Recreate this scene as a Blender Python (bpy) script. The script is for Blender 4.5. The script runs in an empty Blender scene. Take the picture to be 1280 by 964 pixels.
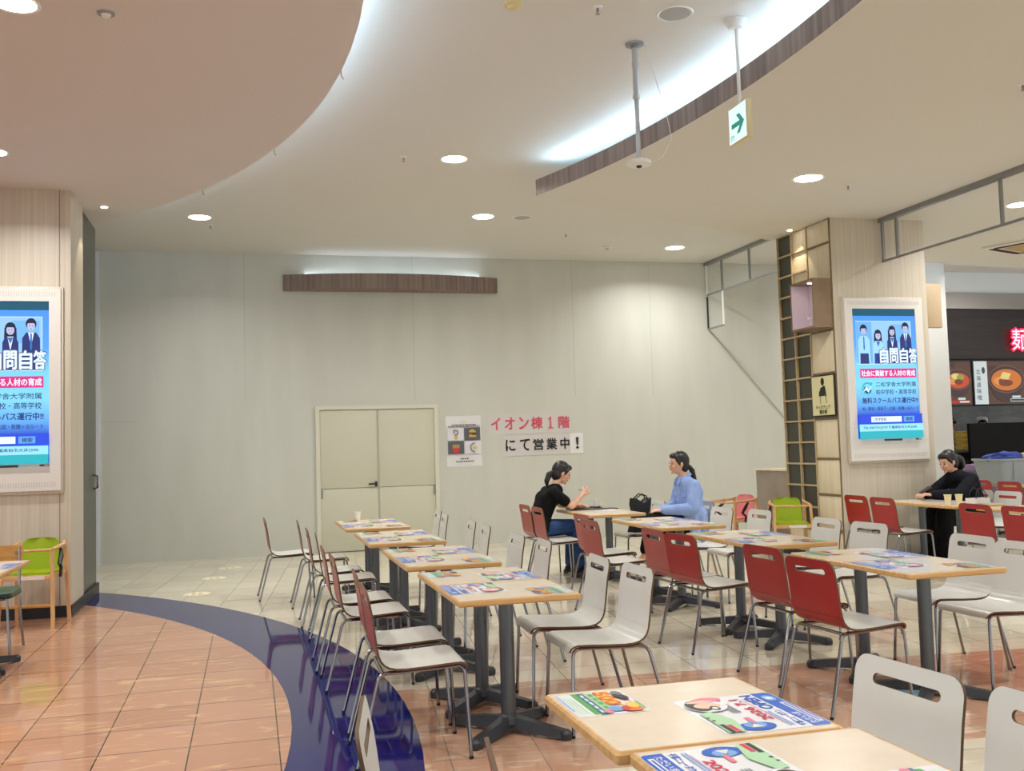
import bpy, bmesh, math, random
from mathutils import Vector, Matrix
random.seed(7)
SC = bpy.context.scene
COL = SC.collection
PI = math.pi

# ------------------------------------------------------------------ camera, world, exposure
FPX = 1240.0
ROT = ((0.9666577, 0.01235447, -0.25577383), (-0.25442079, -0.06691189, -0.96477607), (-0.02903361, 0.9976824, -0.06153766))
EYE = 1.45
cam_data = bpy.data.cameras.new('camera')
cam_data.sensor_width = 36.0
cam_data.lens = 36.0 * FPX / 1280.0
cam_data.clip_start = 0.05
cam = bpy.data.objects.new('camera', cam_data)
M4 = Matrix(ROT).to_4x4()
M4.translation = (0, 0, EYE)
cam.matrix_world = M4
COL.objects.link(cam)
SC.camera = cam
WORLD_STRENGTH = 0.66
LAMP_W = 24.0
LAMP_RGB = (1.0, 0.985, 0.955)
COVE = 27.0
vs = SC.view_settings
vs.view_transform = 'Standard'
vs.look = 'None'
vs.exposure = 0.68
vs.gamma = 1.0
vs.use_curve_mapping = False
world = bpy.data.worlds.new('world')
SC.world = world
world.use_nodes = True
world.node_tree.nodes['Background'].inputs[0].default_value = (0.985, 0.99, 1.0, 1)
world.node_tree.nodes['Background'].inputs[1].default_value = WORLD_STRENGTH

ZL, ZH, WY = 4.0, 4.34, 14.65       # low soffits, high ceiling, partition wall
CEN = (-7.49, 5.79)                 # centre of all the rings
R_IN, R_OUT, R_DISC, R_SOF = 7.69, 8.33, 8.15, 11.02

# ------------------------------------------------------------------ materials
def lin(c):
    def f(v):
        v /= 255.0
        return v / 12.92 if v <= 0.04045 else ((v + 0.055) / 1.055) ** 2.4
    return (f(c[0]), f(c[1]), f(c[2]), 1.0)

MATS = {}
def mat(name, rgb, rough=0.5, metal=0.0, coat=0.0, emit=0.0, spec=0.5):
    if name in MATS: return MATS[name]
    m = bpy.data.materials.new(name); m.use_nodes = True
    b = m.node_tree.nodes['Principled BSDF']
    b.inputs['Base Color'].default_value = lin(rgb)
    b.inputs['Roughness'].default_value = rough
    b.inputs['Metallic'].default_value = metal
    b.inputs['Coat Weight'].default_value = coat
    b.inputs['Specular IOR Level'].default_value = spec
    if emit:
        b.inputs['Emission Color'].default_value = lin(rgb)
        b.inputs['Emission Strength'].default_value = emit
        b.inputs['Base Color'].default_value = (0.01, 0.01, 0.01, 1)
    MATS[name] = m
    return m

def nodes_of(m): return m.node_tree.nodes, m.node_tree.links, m.node_tree.nodes['Principled BSDF']

def streak(name, rgb, rgb2, scale, rough=0.5, detail=4, lo=0.35, hi=0.65, spec=0.5, coat=0.0):
    """two-tone procedural surface, noise stretched by scale in object space"""
    if name in MATS: return MATS[name]
    m = mat(name, rgb, rough, spec=spec, coat=coat); N, L, b = nodes_of(m)
    tc = N.new('ShaderNodeTexCoord'); mp = N.new('ShaderNodeMapping'); mp.inputs['Scale'].default_value = scale
    nz = N.new('ShaderNodeTexNoise'); nz.inputs['Scale'].default_value = 1.0; nz.inputs['Detail'].default_value = detail
    rp = N.new('ShaderNodeValToRGB')
    rp.color_ramp.elements[0].position = lo; rp.color_ramp.elements[0].color = lin(rgb)
    rp.color_ramp.elements[1].position = hi; rp.color_ramp.elements[1].color = lin(rgb2)
    L.new(tc.outputs['Object'], mp.inputs[0]); L.new(mp.outputs[0], nz.inputs['Vector'])
    L.new(nz.outputs['Fac'], rp.inputs[0]); L.new(rp.outputs[0], b.inputs['Base Color'])
    return m

def glass(name, rgb=(225, 235, 232), alpha=0.12):
    if name in MATS: return MATS[name]
    m = mat(name, rgb, 0.03); N, L, b = nodes_of(m)
    b.inputs['Alpha'].default_value = alpha
    return m

def tile_material(name, c1, c2, vein, grout, sx, sy, x0, y0, rot=0.0, rough=0.07, mortar=0.004, band=None):
    m = mat(name, c1, rough); N, L, b = nodes_of(m)
    tc = N.new('ShaderNodeTexCoord')
    mp = N.new('ShaderNodeMapping'); mp.vector_type = 'TEXTURE'
    mp.inputs['Location'].default_value = (x0, y0, 0); mp.inputs['Rotation'].default_value = (0, 0, rot)
    L.new(tc.outputs['Object'], mp.inputs[0])
    br = N.new('ShaderNodeTexBrick'); br.offset = 0.0; br.squash = 1.0
    br.inputs['Scale'].default_value = 1.0; br.inputs['Brick Width'].default_value = sx; br.inputs['Row Height'].default_value = sy
    br.inputs['Mortar Size'].default_value = mortar; br.inputs['Mortar Smooth'].default_value = 0.1; br.inputs['Bias'].default_value = 0.0
    br.inputs['Color1'].default_value = lin(c1); br.inputs['Color2'].default_value = lin(c2); br.inputs['Mortar'].default_value = lin(grout)
    L.new(mp.outputs[0], br.inputs['Vector'])
    col = br.outputs['Color']
    if band:
        sep = N.new('ShaderNodeSeparateXYZ'); L.new(mp.outputs[0], sep.inputs[0])
        g = N.new('ShaderNodeMath'); g.operation = 'GREATER_THAN'; g.inputs[1].default_value = band[0]; L.new(sep.outputs['Y'], g.inputs[0])
        h = N.new('ShaderNodeMath'); h.operation = 'LESS_THAN'; h.inputs[1].default_value = band[1]; L.new(sep.outputs['Y'], h.inputs[0])
        a = N.new('ShaderNodeMath'); a.operation = 'MULTIPLY'; L.new(g.outputs[0], a.inputs[0]); L.new(h.outputs[0], a.inputs[1])
        br2 = N.new('ShaderNodeTexBrick'); br2.offset = 0.0
        for k in ('Scale', 'Brick Width', 'Row Height', 'Mortar Size', 'Mortar Smooth', 'Bias'): br2.inputs[k].default_value = br.inputs[k].default_value
        br2.inputs['Color1'].default_value = lin(band[2]); br2.inputs['Color2'].default_value = lin(band[3]); br2.inputs['Mortar'].default_value = lin(grout)
        L.new(mp.outputs[0], br2.inputs['Vector'])
        mx = N.new('ShaderNodeMix'); mx.data_type = 'RGBA'
        L.new(a.outputs[0], mx.inputs['Factor']); L.new(br.outputs['Color'], mx.inputs['A']); L.new(br2.outputs['Color'], mx.inputs['B'])
        col = mx.outputs['Result']
    # marble veins
    mv = N.new('ShaderNodeMapping'); mv.inputs['Scale'].default_value = (2.2, 7.0, 1); L.new(tc.outputs['Object'], mv.inputs[0])
    nz = N.new('ShaderNodeTexNoise'); nz.inputs['Scale'].default_value = 1.6; nz.inputs['Detail'].default_value = 6; nz.inputs['Distortion'].default_value = 1.4
    L.new(mv.outputs[0], nz.inputs['Vector'])
    rp = N.new('ShaderNodeValToRGB'); e = rp.color_ramp.elements
    e[0].position = 0.56; e[0].color = (0, 0, 0, 1); e[1].position = 0.70; e[1].color = (0.55, 0.55, 0.55, 1)
    L.new(nz.outputs['Fac'], rp.inputs[0])
    mx2 = N.new('ShaderNodeMix'); mx2.data_type = 'RGBA'; mx2.inputs['B'].default_value = lin(vein)
    L.new(rp.outputs[0], mx2.inputs['Factor']); L.new(col, mx2.inputs['A'])
    L.new(mx2.outputs['Result'], b.inputs['Base Color'])
    return m

# ------------------------------------------------------------------ mesh builder
class MB:
    def __init__(s): s.v, s.f, s.m = [], [], []
    def add(s, verts, faces, mi=0):
        o = len(s.v); s.v += [tuple(p) for p in verts]
        for f in faces: s.f.append(tuple(i + o for i in f)); s.m.append(mi)
    def box(s, x0, x1, y0, y1, z0, z1, mi=0, bev=0.0, M=None):
        bm = bmesh.new(); bmesh.ops.create_cube(bm, size=1)
        for v in bm.verts: v.co = Vector(((x0 + x1) / 2 + v.co.x * (x1 - x0), (y0 + y1) / 2 + v.co.y * (y1 - y0), (z0 + z1) / 2 + v.co.z * (z1 - z0)))
        if bev: bmesh.ops.bevel(bm, geom=bm.edges[:], offset=bev, segments=2, affect='EDGES', profile=0.5)
        if M: bm.transform(M)
        s.bm(bm, mi)
    def bm(s, bm, mi=0):
        bm.verts.index_update(); s.add([v.co[:] for v in bm.verts], [[v.index for v in f.verts] for f in bm.faces], mi); bm.free()
    def prism(s, poly, z0, z1, mi=0, top=None, side=None):
        n = len(poly); top = mi if top is None else top; side = mi if side is None else side
        o = len(s.v); s.v += [(p[0], p[1], z0) for p in poly] + [(p[0], p[1], z1) for p in poly]
        s.f.append(tuple(o + i for i in reversed(range(n)))); s.m.append(mi)
        s.f.append(tuple(o + n + i for i in range(n))); s.m.append(top)
        for i in range(n):
            j = (i + 1) % n; s.f.append((o + i, o + j, o + n + j, o + n + i)); s.m.append(side)
    def tube(s, pts, r, n=8, mi=0, cap=True):
        pts = [Vector(p) for p in pts]; rr = r if isinstance(r, (list, tuple)) else [r] * len(pts)
        rings = []; up = None
        for i, p in enumerate(pts):
            a = pts[max(i - 1, 0)]; b = pts[min(i + 1, len(pts) - 1)]
            t = (b - a).normalized()
            if up is None:
                up = Vector((0, 0, 1)) if abs(t.z) < 0.9 else Vector((1, 0, 0))
            x = t.cross(up).normalized(); up = x.cross(t).normalized()
            rings.append([p + (x * math.cos(2 * PI * k / n) + up * math.sin(2 * PI * k / n)) * rr[i] for k in range(n)])
        V = [q for ring in rings for q in ring]; F = []
        for i in range(len(pts) - 1):
            for k in range(n):
                a = i * n + k; b = i * n + (k + 1) % n; F.append((a, b, b + n, a + n))
        if cap: F.append(tuple(reversed(range(n)))); F.append(tuple(range((len(pts) - 1) * n, len(pts) * n)))
        s.add(V, F, mi)
    def lathe(s, prof, c=(0, 0, 0), n=20, mi=0, axis='Z'):
        V, F = [], []
        for r, z in prof:
            for k in range(n):
                a = 2 * PI * k / n; p = (r * math.cos(a), r * math.sin(a), z)
                if axis == 'Y': p = (p[0], p[2], p[1])
                if axis == 'X': p = (p[2], p[0], p[1])
                V.append((c[0] + p[0], c[1] + p[1], c[2] + p[2]))
        for i in range(len(prof) - 1):
            for k in range(n):
                a = i * n + k; b = i * n + (k + 1) % n; F.append((a, b, b + n, a + n))
        F.append(tuple(reversed(range(n)))); F.append(tuple(range((len(prof) - 1) * n, len(prof) * n)))
        s.add(V, F, mi)
    def ball(s, c, r, mi=0, n=14, k=9):
        if not isinstance(r, (list, tuple)): r = (r, r, r)
        bm = bmesh.new(); bmesh.ops.create_uvsphere(bm, u_segments=n, v_segments=k, radius=1)
        for v in bm.verts: v.co = Vector((c[0] + v.co.x * r[0], c[1] + v.co.y * r[1], c[2] + v.co.z * r[2]))
        s.bm(bm, mi)
    def beam(s, p0, p1, w0, w1, b0, t0, b1, t1, mi=0):
        """horizontal-plan bar from p0 to p1 (xy), widths and bottom/top heights at both ends"""
        a, b = Vector(p0), Vector(p1); d = (b - a).normalized(); nrm = Vector((-d.y, d.x))
        V = []
        for p, w, lo, hi in ((a, w0, b0, t0), (b, w1, b1, t1)):
            for sg, z, k in ((-1, lo, 1), (1, lo, 1), (1, hi, .62), (-1, hi, .62)):
                q = p + nrm * sg * w / 2 * k; V.append((q.x, q.y, z))
        s.add(V, [(3, 2, 1, 0), (4, 5, 6, 7), (0, 1, 5, 4), (1, 2, 6, 5), (2, 3, 7, 6), (3, 0, 4, 7)], mi)
    def mesh(s, name, mats, smooth=True):
        me = bpy.data.meshes.new(name); me.from_pydata(s.v, [], s.f)
        for m in (mats if isinstance(mats, (list, tuple)) else [mats]): me.materials.append(m)
        me.polygons.foreach_set('material_index', s.m)
        bm = bmesh.new(); bm.from_mesh(me); bmesh.ops.recalc_face_normals(bm, faces=bm.faces[:]); bm.to_mesh(me); bm.free()
        if smooth:
            me.polygons.foreach_set('use_smooth', [True] * len(me.polygons)); me.set_sharp_from_angle(angle=math.radians(38))
        me.update(); return me
    def build(s, name, mats, parent=None, smooth=True):
        return link(name, s.mesh(name, mats, smooth), parent)

def link(name, data, parent=None):
    o = bpy.data.objects.new(name, data); COL.objects.link(o)
    if parent: o.parent = parent
    return o
def tag(o, label, cat, group=None):
    o['label'] = label; o['category'] = cat
    if group: o['group'] = group
    return o
def thing(name, label, cat, loc=(0, 0, 0), rz=0.0, group=None):
    o = bpy.data.objects.new(name, None); o.empty_display_size = 0.1; COL.objects.link(o)
    o.location = loc; o.rotation_euler = (0, 0, rz)
    return tag(o, label, cat, group)
def struct(name, mb, mats, smooth=False):
    o = mb.build(name, mats, None, smooth); o['kind'] = 'structure'; return o
def dup(root, label, loc, rz=0.0, group=None):
    def cp(o, parent):
        c = o.copy(); COL.objects.link(c)
        if parent: c.parent = parent
        for ch in o.children: cp(ch, c)
        return c
    r = cp(root, None); r.location = loc; r.rotation_euler = (0, 0, rz); r['label'] = label
    if group: r['group'] = group
    return r

TXT = {}
def text_geo(body, bold=0.0):
    k = (body, bold)
    if k not in TXT:
        c = bpy.data.curves.new('txt', 'FONT'); c.body = body; c.offset = bold; c.resolution_u = 3
        o = bpy.data.objects.new('txt', c); COL.objects.link(o)
        me = bpy.data.meshes.new_from_object(o.evaluated_get(bpy.context.evaluated_depsgraph_get()))
        V = [(v.co.x, v.co.y) for v in me.vertices]; F = [tuple(p.vertices) for p in me.polygons]
        bpy.data.objects.remove(o); bpy.data.curves.remove(c); bpy.data.meshes.remove(me)
        xs = [v[0] for v in V]; ys = [v[1] for v in V]
        TXT[k] = (V, F, min(xs), max(xs), min(ys), max(ys))
    return TXT[k]

class Canvas:
    """flat printed or lit sheet; u right, v up, ink layers a fraction of a millimetre apart"""
    def __init__(s, mapping, eps=0.0006): s.map, s.eps, s.mb, s.mats, s.k = mapping, eps, MB(), [], 0
    def mi(s, m):
        if m not in s.mats: s.mats.append(m)
        return s.mats.index(m)
    def poly(s, pts, m, layer=None):
        s.k += 1; w = s.eps * (s.k if layer is None else layer)
        s.mb.add([s.map(u, v, w) for u, v in pts], [tuple(range(len(pts)))], s.mi(m))
    def rect(s, u0, v0, u1, v1, m, layer=None): s.poly([(u0, v0), (u1, v0), (u1, v1), (u0, v1)], m, layer)
    def ell(s, cu, cv, ru, rv, m, n=20, layer=None, a0=0.0, a1=2 * PI):
        s.poly([(cu + ru * math.cos(a0 + (a1 - a0) * i / n), cv + rv * math.sin(a0 + (a1 - a0) * i / n)) for i in range(n if a1 - a0 > 6.2 else n + 1)], m, layer)
    def ring(s, cu, cv, r0, r1, m, a0=0.0, a1=2 * PI, n=24):
        s.k += 1; P = []; F = []
        for i in range(n + 1):
            a = a0 + (a1 - a0) * i / n
            for r in (r0, r1): P.append(s.map(cu + r * math.cos(a), cv + r * math.sin(a), s.eps * s.k))
        for i in range(n): F.append((2 * i, 2 * i + 1, 2 * i + 3, 2 * i + 2))
        s.mb.add(P, F, s.mi(m))
    def text(s, body, u0, v0, u1, v1, m, bold=0.0, fit=True, rot=0.0):
        V, F, a, b, c, d = text_geo(body); s.k += 1
        sx = (u1 - u0) / (b - a); sy = (v1 - v0) / (d - c); e = bold * sy * .8
        for du, dv in (((0, 0),) if not bold else ((-e, 0), (e, 0), (0, e), (0, -e))):
            s.k += .25 if bold else 0
            s.mb.add([s.map(u0 + du + (x - a) * sx, v0 + dv + (y - c) * sy, s.eps * s.k) for x, y in V], F, s.mi(m))
    def build(s, name, parent=None):
        me = bpy.data.meshes.new(name); me.from_pydata(s.mb.v, [], s.mb.f)
        for m in s.mats: me.materials.append(m)
        me.polygons.foreach_set('material_index', s.mb.m); me.update()
        return link(name, me, parent)

def arc(cx, cy, r, a0, a1, n):
    return [(cx + r * math.cos(a0 + (a1 - a0) * i / n), cy + r * math.sin(a0 + (a1 - a0) * i / n)) for i in range(n + 1)]
def round_rect(x0, x1, y0, y1, r, n=5):
    P = []
    for cx, cy, a in ((x1 - r, y1 - r, 0), (x0 + r, y1 - r, PI / 2), (x0 + r, y0 + r, PI), (x1 - r, y0 + r, 1.5 * PI)): P += arc(cx, cy, r, a, a + PI / 2, n)
    return P

# ------------------------------------------------------------------ common materials
M_CEIL = mat('ceiling_paint', (223, 221, 215), 0.85, spec=0.2)
M_DISC = mat('disc_paint', (221, 216, 213), 0.85, spec=0.2)
M_SOFF = mat('soffit_paint', (222, 219, 211), 0.85, spec=0.2)
M_FASC = streak('fascia_woodgrain', (122, 104, 98), (152, 134, 124), (22, 22, 0.8), 0.6)
M_WALL = streak('partition_paint', (206, 207, 197), (211, 212, 202), (3, 3, 0.6), 0.35, spec=0.4)
M_PIL = streak('pillar_laminate', (198, 188, 170), (210, 201, 184), (55, 55, 0.7), 0.4)
M_CREAM = streak('cream_panel', (222, 207, 176), (231, 218, 190), (30, 30, 0.8), 0.45)
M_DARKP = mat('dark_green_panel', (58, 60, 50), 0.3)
M_BLACK = mat('matte_black', (16, 16, 17), 0.45)
M_WHITE = mat('white_plastic', (236, 236, 232), 0.4)
M_WFRAME = mat('display_white', (226, 222, 216), 0.4)
M_GREY = mat('grey_metal', (150, 152, 152), 0.35, 0.6)
M_CHROME = mat('chrome_tube', (150, 152, 155), 0.2, 1.0)
M_STEEL = mat('pedestal_steel', (98, 102, 106), 0.32, 0.85)
M_CAST = mat('cast_iron_base', (66, 69, 74), 0.45, 0.4)
M_SEATW = streak('seat_white_laminate', (222, 222, 216), (228, 228, 223), (3, 3, 3), 0.28)
M_RED = streak('seat_red_laminate', (152, 22, 28), (166, 30, 34), (3, 3, 3), 0.28)
M_PLY = mat('plywood_edge', (98, 74, 48), 0.6)
M_TOP = streak('table_laminate', (228, 212, 190), (234, 219, 198), (9, 9, 9), 0.2)
M_EDGE = streak('beech_edge', (196, 150, 92), (216, 172, 112), (4, 40, 40), 0.35)
M_BEECH = streak('beech_wood', (206, 158, 106), (222, 178, 128), (30, 30, 5), 0.4)
M_GOLDW = streak('honey_wood', (188, 134, 62), (206, 152, 80), (8, 8, 50), 0.35)
M_LIME = mat('lime_plastic', (160, 186, 12), 0.35)
M_PINK = mat('pink_plastic', (236, 140, 146), 0.35)
M_LAMP = mat('lamp_lens', (255, 252, 246), 0.4, emit=14.0)
M_COVE = mat('cove_tube', (196, 228, 255), 0.4, emit=COVE)
M_PAPER = mat('white_paper', (232, 230, 230), 0.6)
M_PAPER2 = mat('grey_paper', (214, 208, 206), 0.6)
M_INK = mat('black_ink', (28, 32, 32), 0.6)
M_GLASSB = glass('barrier_glass', alpha=0.05)
M_GLASSB.node_tree.nodes['Principled BSDF'].inputs['Specular IOR Level'].default_value = 0.12

# ------------------------------------------------------------------ floor
M_FDISC = tile_material('peach_marble_tile', (205, 156, 127), (193, 144, 116), (236, 200, 146), (62, 46, 38), 0.43, 0.435, 0.12, 5.31, mortar=0.0035, rough=0.06)
M_FBAND = tile_material('navy_tile', (12, 24, 108), (10, 20, 98), (20, 34, 118), (20, 22, 50), 0.6, 0.87, 0.12, 5.31, rough=0.05, mortar=0.004)
M_FOUT = tile_material('cream_tile', (228, 220, 198), (214, 205, 182), (236, 230, 212), (138, 126, 106), 0.43, 0.435, 1.87, 5.86, rot=-0.10, rough=0.07, mortar=0.003, band=(-1.6, 0.12, (207, 163, 135), (195, 151, 124)))
n = 160
ring0 = arc(CEN[0], CEN[1], R_IN, 0, 2 * PI, n)[:-1]
ring1 = arc(CEN[0], CEN[1], R_OUT, 0, 2 * PI, n)[:-1]
b = MB(); b.add([(x, y, 0) for x, y in ring0], [tuple(range(n))]); struct('floor_disc', b, M_FDISC)
b = MB(); b.add([(x, y, 0) for x, y in ring0] + [(x, y, 0) for x, y in ring1], [(i, (i + 1) % n, n + (i + 1) % n, n + i) for i in range(n)]); struct('floor_band', b, M_FBAND)
def sq(a):
    x, y = math.cos(a), math.sin(a); t = 26 / max(abs(x), abs(y)); return (CEN[0] + x * t, CEN[1] + y * t, 0)
b = MB(); b.add([(x, y, 0) for x, y in ring1] + [sq(2 * PI * i / n) for i in range(n)], [(i, (i + 1) % n, n + (i + 1) % n, n + i) for i in range(n)]); struct('floor', b, M_FOUT)

# ------------------------------------------------------------------ walls, pillars, ceilings
b = MB(); b.box(-9, 9.5, WY, WY + 0.12, 0, ZH)
struct('wall_back', b, M_WALL)
b = MB(); b.box(-2.13, -2.0, WY - 0.04, WY - 0.001, 0, ZH - 0.02); struct('trim_1', b, mat('corner_white', (226, 230, 236), 0.3))
b = MB()
for x in (-0.06, 2.38, 4.9, 6.2): b.box(x - .003, x + .003, WY - .002, WY, 2.2, ZH)
b.box(-1.99, -1.5, WY - .002, WY, 1.945, 1.95)
struct('trim_2', b, mat('panel_joint', (186, 188, 174), 0.6))
b = MB(); b.tube([(7.2, WY - .01, 3.27), (8.6, WY - .01, 1.70)], .012, 6); struct('trim_3', b, mat('tone_edge_bead', (196, 196, 186), 0.5))  # slender bead added along a diagonal tone edge of the wall
# left pillar
b = MB(); b.box(-6.5, -1.62, 10.03, 10.74, 0.0, ZL); struct('wall_left', b, M_PIL)
b = MB(); b.box(-6.5, -1.64, 10.74, 11.72, 0.0, ZL); o = struct('wall_left_panel', b, M_DARKP)
b = MB(); b.box(-1.72, -1.714, 10.024, 10.03, 0.1, ZL); struct('trim_4', b, mat('seam_brown', (150, 134, 112), 0.6))
b = MB(); b.box(-6.52, -1.61, 10.02, 11.73, 0, 0.105); struct('baseboard_left', b, M_BLACK)
# right pillar
b = MB(); b.box(6.555, 7.79, 10.05, 11.24, 0, ZL); struct('wall_right', b, M_PIL)
b = MB(); b.box(6.532, 6.555, 10.044, 10.0515, 0.08, ZL); struct('trim_6', b, M_PIL)
b = MB(); b.box(6.53, 7.80, 10.04, 11.25, 0, 0.08); struct('baseboard_right', b, M_BLACK)
# white column at the shop's corner
b = MB(); b.box(9.4, 11.22, 14.0, 18.0, 0, ZH); struct('wall_shop_side', b, mat('white_wall', (222, 222, 218), 0.5))
# ceilings
b = MB(); b.box(-20, 20, -8, 20, ZH, ZH + 0.1); struct('ceiling', b, M_CEIL)
b = MB(); b.prism(arc(CEN[0], CEN[1], R_DISC, -PI, PI, 120)[:-1], ZL, ZL + 0.16); struct('ceiling_disc', b, M_DISC)
a_end = math.atan2(9.59 - CEN[1], 2.86 - CEN[0]); a_start = math.atan2(-6.0 - CEN[1], 1.0)
a_start = -1.2
inner = arc(CEN[0], CEN[1], R_SOF, a_start, a_end, 60)
poly = inner + [(6.55, 11.36), (9.7, 12.5), (11.8, 12.85), (19, 13.9), (19, inner[0][1])]
b = MB(); b.prism(poly, ZL, ZL + 0.165, 0, 0, 1); struct('ceiling_soffit', b, [M_SOFF, M_FASC])
# arc-shaped bulkhead piece that comes through the partition
ap = [(0.49, WY - .001)] + [(0.49 + 3.19 * t, WY - .06 - .26 * (1 - (2 * t - 1) ** 2)) for t in [i / 16 for i in range(17)]] + [(3.66, WY - .001)]
b = MB(); b.prism(ap, 3.80, 4.03, 0, 1, 0); struct('ceiling_bulkhead', b, [M_FASC, M_CEIL])
# cove tubes lying on top of the soffits
def cove(name, pts, z):
    b = MB(); b.tube([(x, y, z) for x, y in pts], 0.009, 6); return b
b = cove('', arc(CEN[0], CEN[1], R_DISC - 0.07, -0.9, 0.95, 60), ZL + 0.171); o = b.build('cove_light', M_COVE); tag(o, 'lit cove light strip on the rim of the round ceiling disc', 'light strip')
b = cove('', arc(CEN[0], CEN[1], R_SOF + 0.07, -0.9, a_end - 0.02, 60), ZL + 0.176); o = b.build('cove_light', M_COVE); tag(o, 'lit cove light strip along the curved wood-grain soffit edge', 'light strip')
b = cove('', [(0.8 + 2.6 * t, WY - .05 - .12 * (1 - (2 * t - 1) ** 2)) for t in [i / 10 for i in range(11)]], 4.040); o = b.build('cove_light', mat('cove_tube_dim', (226, 240, 255), 0.4, emit=6.0)); tag(o, 'lit cove light strip above the brown bulkhead on the partition', 'light strip')
b = cove('', [(9.8, 12.42), (11.8, 12.72), (15, 13.2)], ZL + 0.18); o = b.build('cove_light', M_COVE); tag(o, 'lit cove light strip above the ceiling edge before the noodle shop', 'light strip')

# ------------------------------------------------------------------ stackable chair
SLOT_S = None
def shell_profile():
    """(x, z) from the front lip of the seat to the top of the back, with arc length"""
    P = [(0.226, 0.412), (0.222, 0.430), (0.208, 0.444), (0.185, 0.451), (0.12, 0.449), (0.03, 0.443), (-0.07, 0.439), (-0.115, 0.441), (-0.145, 0.448), (-0.168, 0.461), (-0.184, 0.480), (-0.194, 0.505), (-0.201, 0.545), (-0.207, 0.59), (-0.213, 0.64), (-0.220, 0.69)]
    return P
def make_shell(part):
    prof = shell_profile(); cut = 11
    hw = 0.213; r = 0.052; T = 0.010
    rows = []                                   # (x, z, half width, slot half width or None, nx, nz)
    top = Vector((-0.241, 0.80)); base = Vector(prof[-1])
    if part == 'seat':
        pts = [Vector(p) for p in prof[:cut + 1]]
    else:
        pts = [Vector(p) for p in prof[cut:]]
    def rowset(pts):
        out = []
        for i, p in enumerate(pts):
            a = pts[max(i - 1, 0)]; c = pts[min(i + 1, len(pts) - 1)]; t = (c - a).normalized()
            out.append([p, t])
        return out
    if part == 'backrest':
        d = (top - base); L = d.length
        # slot between heights .724 and .754
        def at(z): return base + d * ((z - base.y) / d.y)
        zs = [0.71]; rs = 0.0155; zc = 0.737
        sl = [(zc - rs * math.cos(k * PI / 8)) for k in range(9)]
        zs += sl + [0.765]
        zt = [0.80 - r * (1 - math.sin(k * PI / 2 / 6)) for k in range(0, 7)]
        zs = zs[:-1] + [z for z in [0.7555] if True] + [0.757] * 0 + zt[1:] if zt[0] < zs[-2] else zs + zt
        zs = sorted(set(round(z, 5) for z in zs))
        for z in zs: pts.append(at(z))
    R = rowset(pts)
    V, F, idx = [], [], []
    slot_rows = []
    for i, (p, t) in enumerate(R):
        w = hw; h = 0.118
        if part == 'backrest' and p.y > 0.80 - r: w = hw - r + math.sqrt(max(r * r - (p.y - (0.80 - r)) ** 2, 0))
        if part == 'seat' and i < 4: w = hw - 0.012 * (1 - i / 4) ** 2 * 2
        s = False
        if part == 'backrest' and abs(p.y - 0.737) <= 0.0156:
            h = 0.118 + math.sqrt(max(0.0155 ** 2 - (p.y - 0.737) ** 2, 0)); s = True
        slot_rows.append(s)
        ys = [-w, -(w * .5 + h * .5), -h, -h * .5, 0, h * .5, h, (w * .5 + h * .5), w] if h < w else [-w, -w * .8, -w * .6, -w * .3, 0, w * .3, w * .6, w * .8, w]
        nrm = Vector((t.y, -t.x))           # points to the sitter: up for the seat, forward for the back
        if nrm.y < -0.2: nrm = -nrm
        idx.append(len(V))
        for y in ys: V.append((p.x, y, p.y))
        for y in ys: V.append((p.x - nrm.x * T, y, p.y - nrm.y * T))
    m = 9
    front, back = [], []
    for i in range(len(R) - 1):
        hole = slot_rows[i] and slot_rows[i + 1]
        for k in range(m - 1):
            if hole and 2 <= k <= 5: continue
            a = idx[i] + k; c = idx[i + 1] + k
            front.append((a, a + 1, c + 1, c)); back.append((a + m, c + m, c + m + 1, a + 1 + m))
    cnt = {}
    for f in front:
        for q in range(4):
            e = (f[q], f[(q + 1) % 4]); k = (min(e), max(e)); cnt.setdefault(k, []).append(e)
    edge = [(e[0][1], e[0][0], e[0][0] + m, e[0][1] + m) for e in cnt.values() if len(e) == 1]
    mb = MB(); mb.v = V; mb.f = front + back + edge; mb.m = [0] * len(front) + [1] * len(back) + [2] * len(edge)
    return mb
def make_chair():
    t = thing('stacking_chair', '', 'chair')
    make_shell('seat').build('seat', [M_SEATW, M_RED, M_PLY], t)
    make_shell('backrest').build('backrest', [M_SEATW, M_RED, M_PLY], t)
    f = MB(); r = 0.0092
    for s in (-1, 1):                                            # side rails under the seat
        f.tube([(0.165, s * .178, .426), (-0.10, s * .178, .416), (-0.15, s * .182, .418), (-0.178, s * .192, .416)], r)
    f.tube([(-0.178, -.192, .416), (-0.178, .192, .416)], r); f.tube([(0.10, -.178, .424), (0.10, .178, .424)], r)
    f.build('frame', M_CHROME, t)
    for s in (-1, 1):
        g = MB(); g.tube([(0.15, s * .178, .426), (0.183, s * .185, .424), (0.200, s * .191, .412), (0.207, s * .195, .392), (0.224, s * .215, .0)], r); g.lathe([(.0105, 0), (.0105, .014)], (0.224, s * .215, 0), 8, 1); g.build('leg', [M_CHROME, M_BLACK], t)
        g = MB(); g.tube([(-0.150, s * .184, .418), (-0.180, s * .193, .415), (-0.196, s * .198, .402), (-0.206, s * .202, .382), (-0.305, s * .225, .0)], r); g.lathe([(.0105, 0), (.0105, .014)], (-0.305, s * .225, 0), 8, 1); g.build('leg', [M_CHROME, M_BLACK], t)
    return t
CH = make_chair()
state = {'chair': False, 'table': False, 'A': None, 'B': None}
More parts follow.
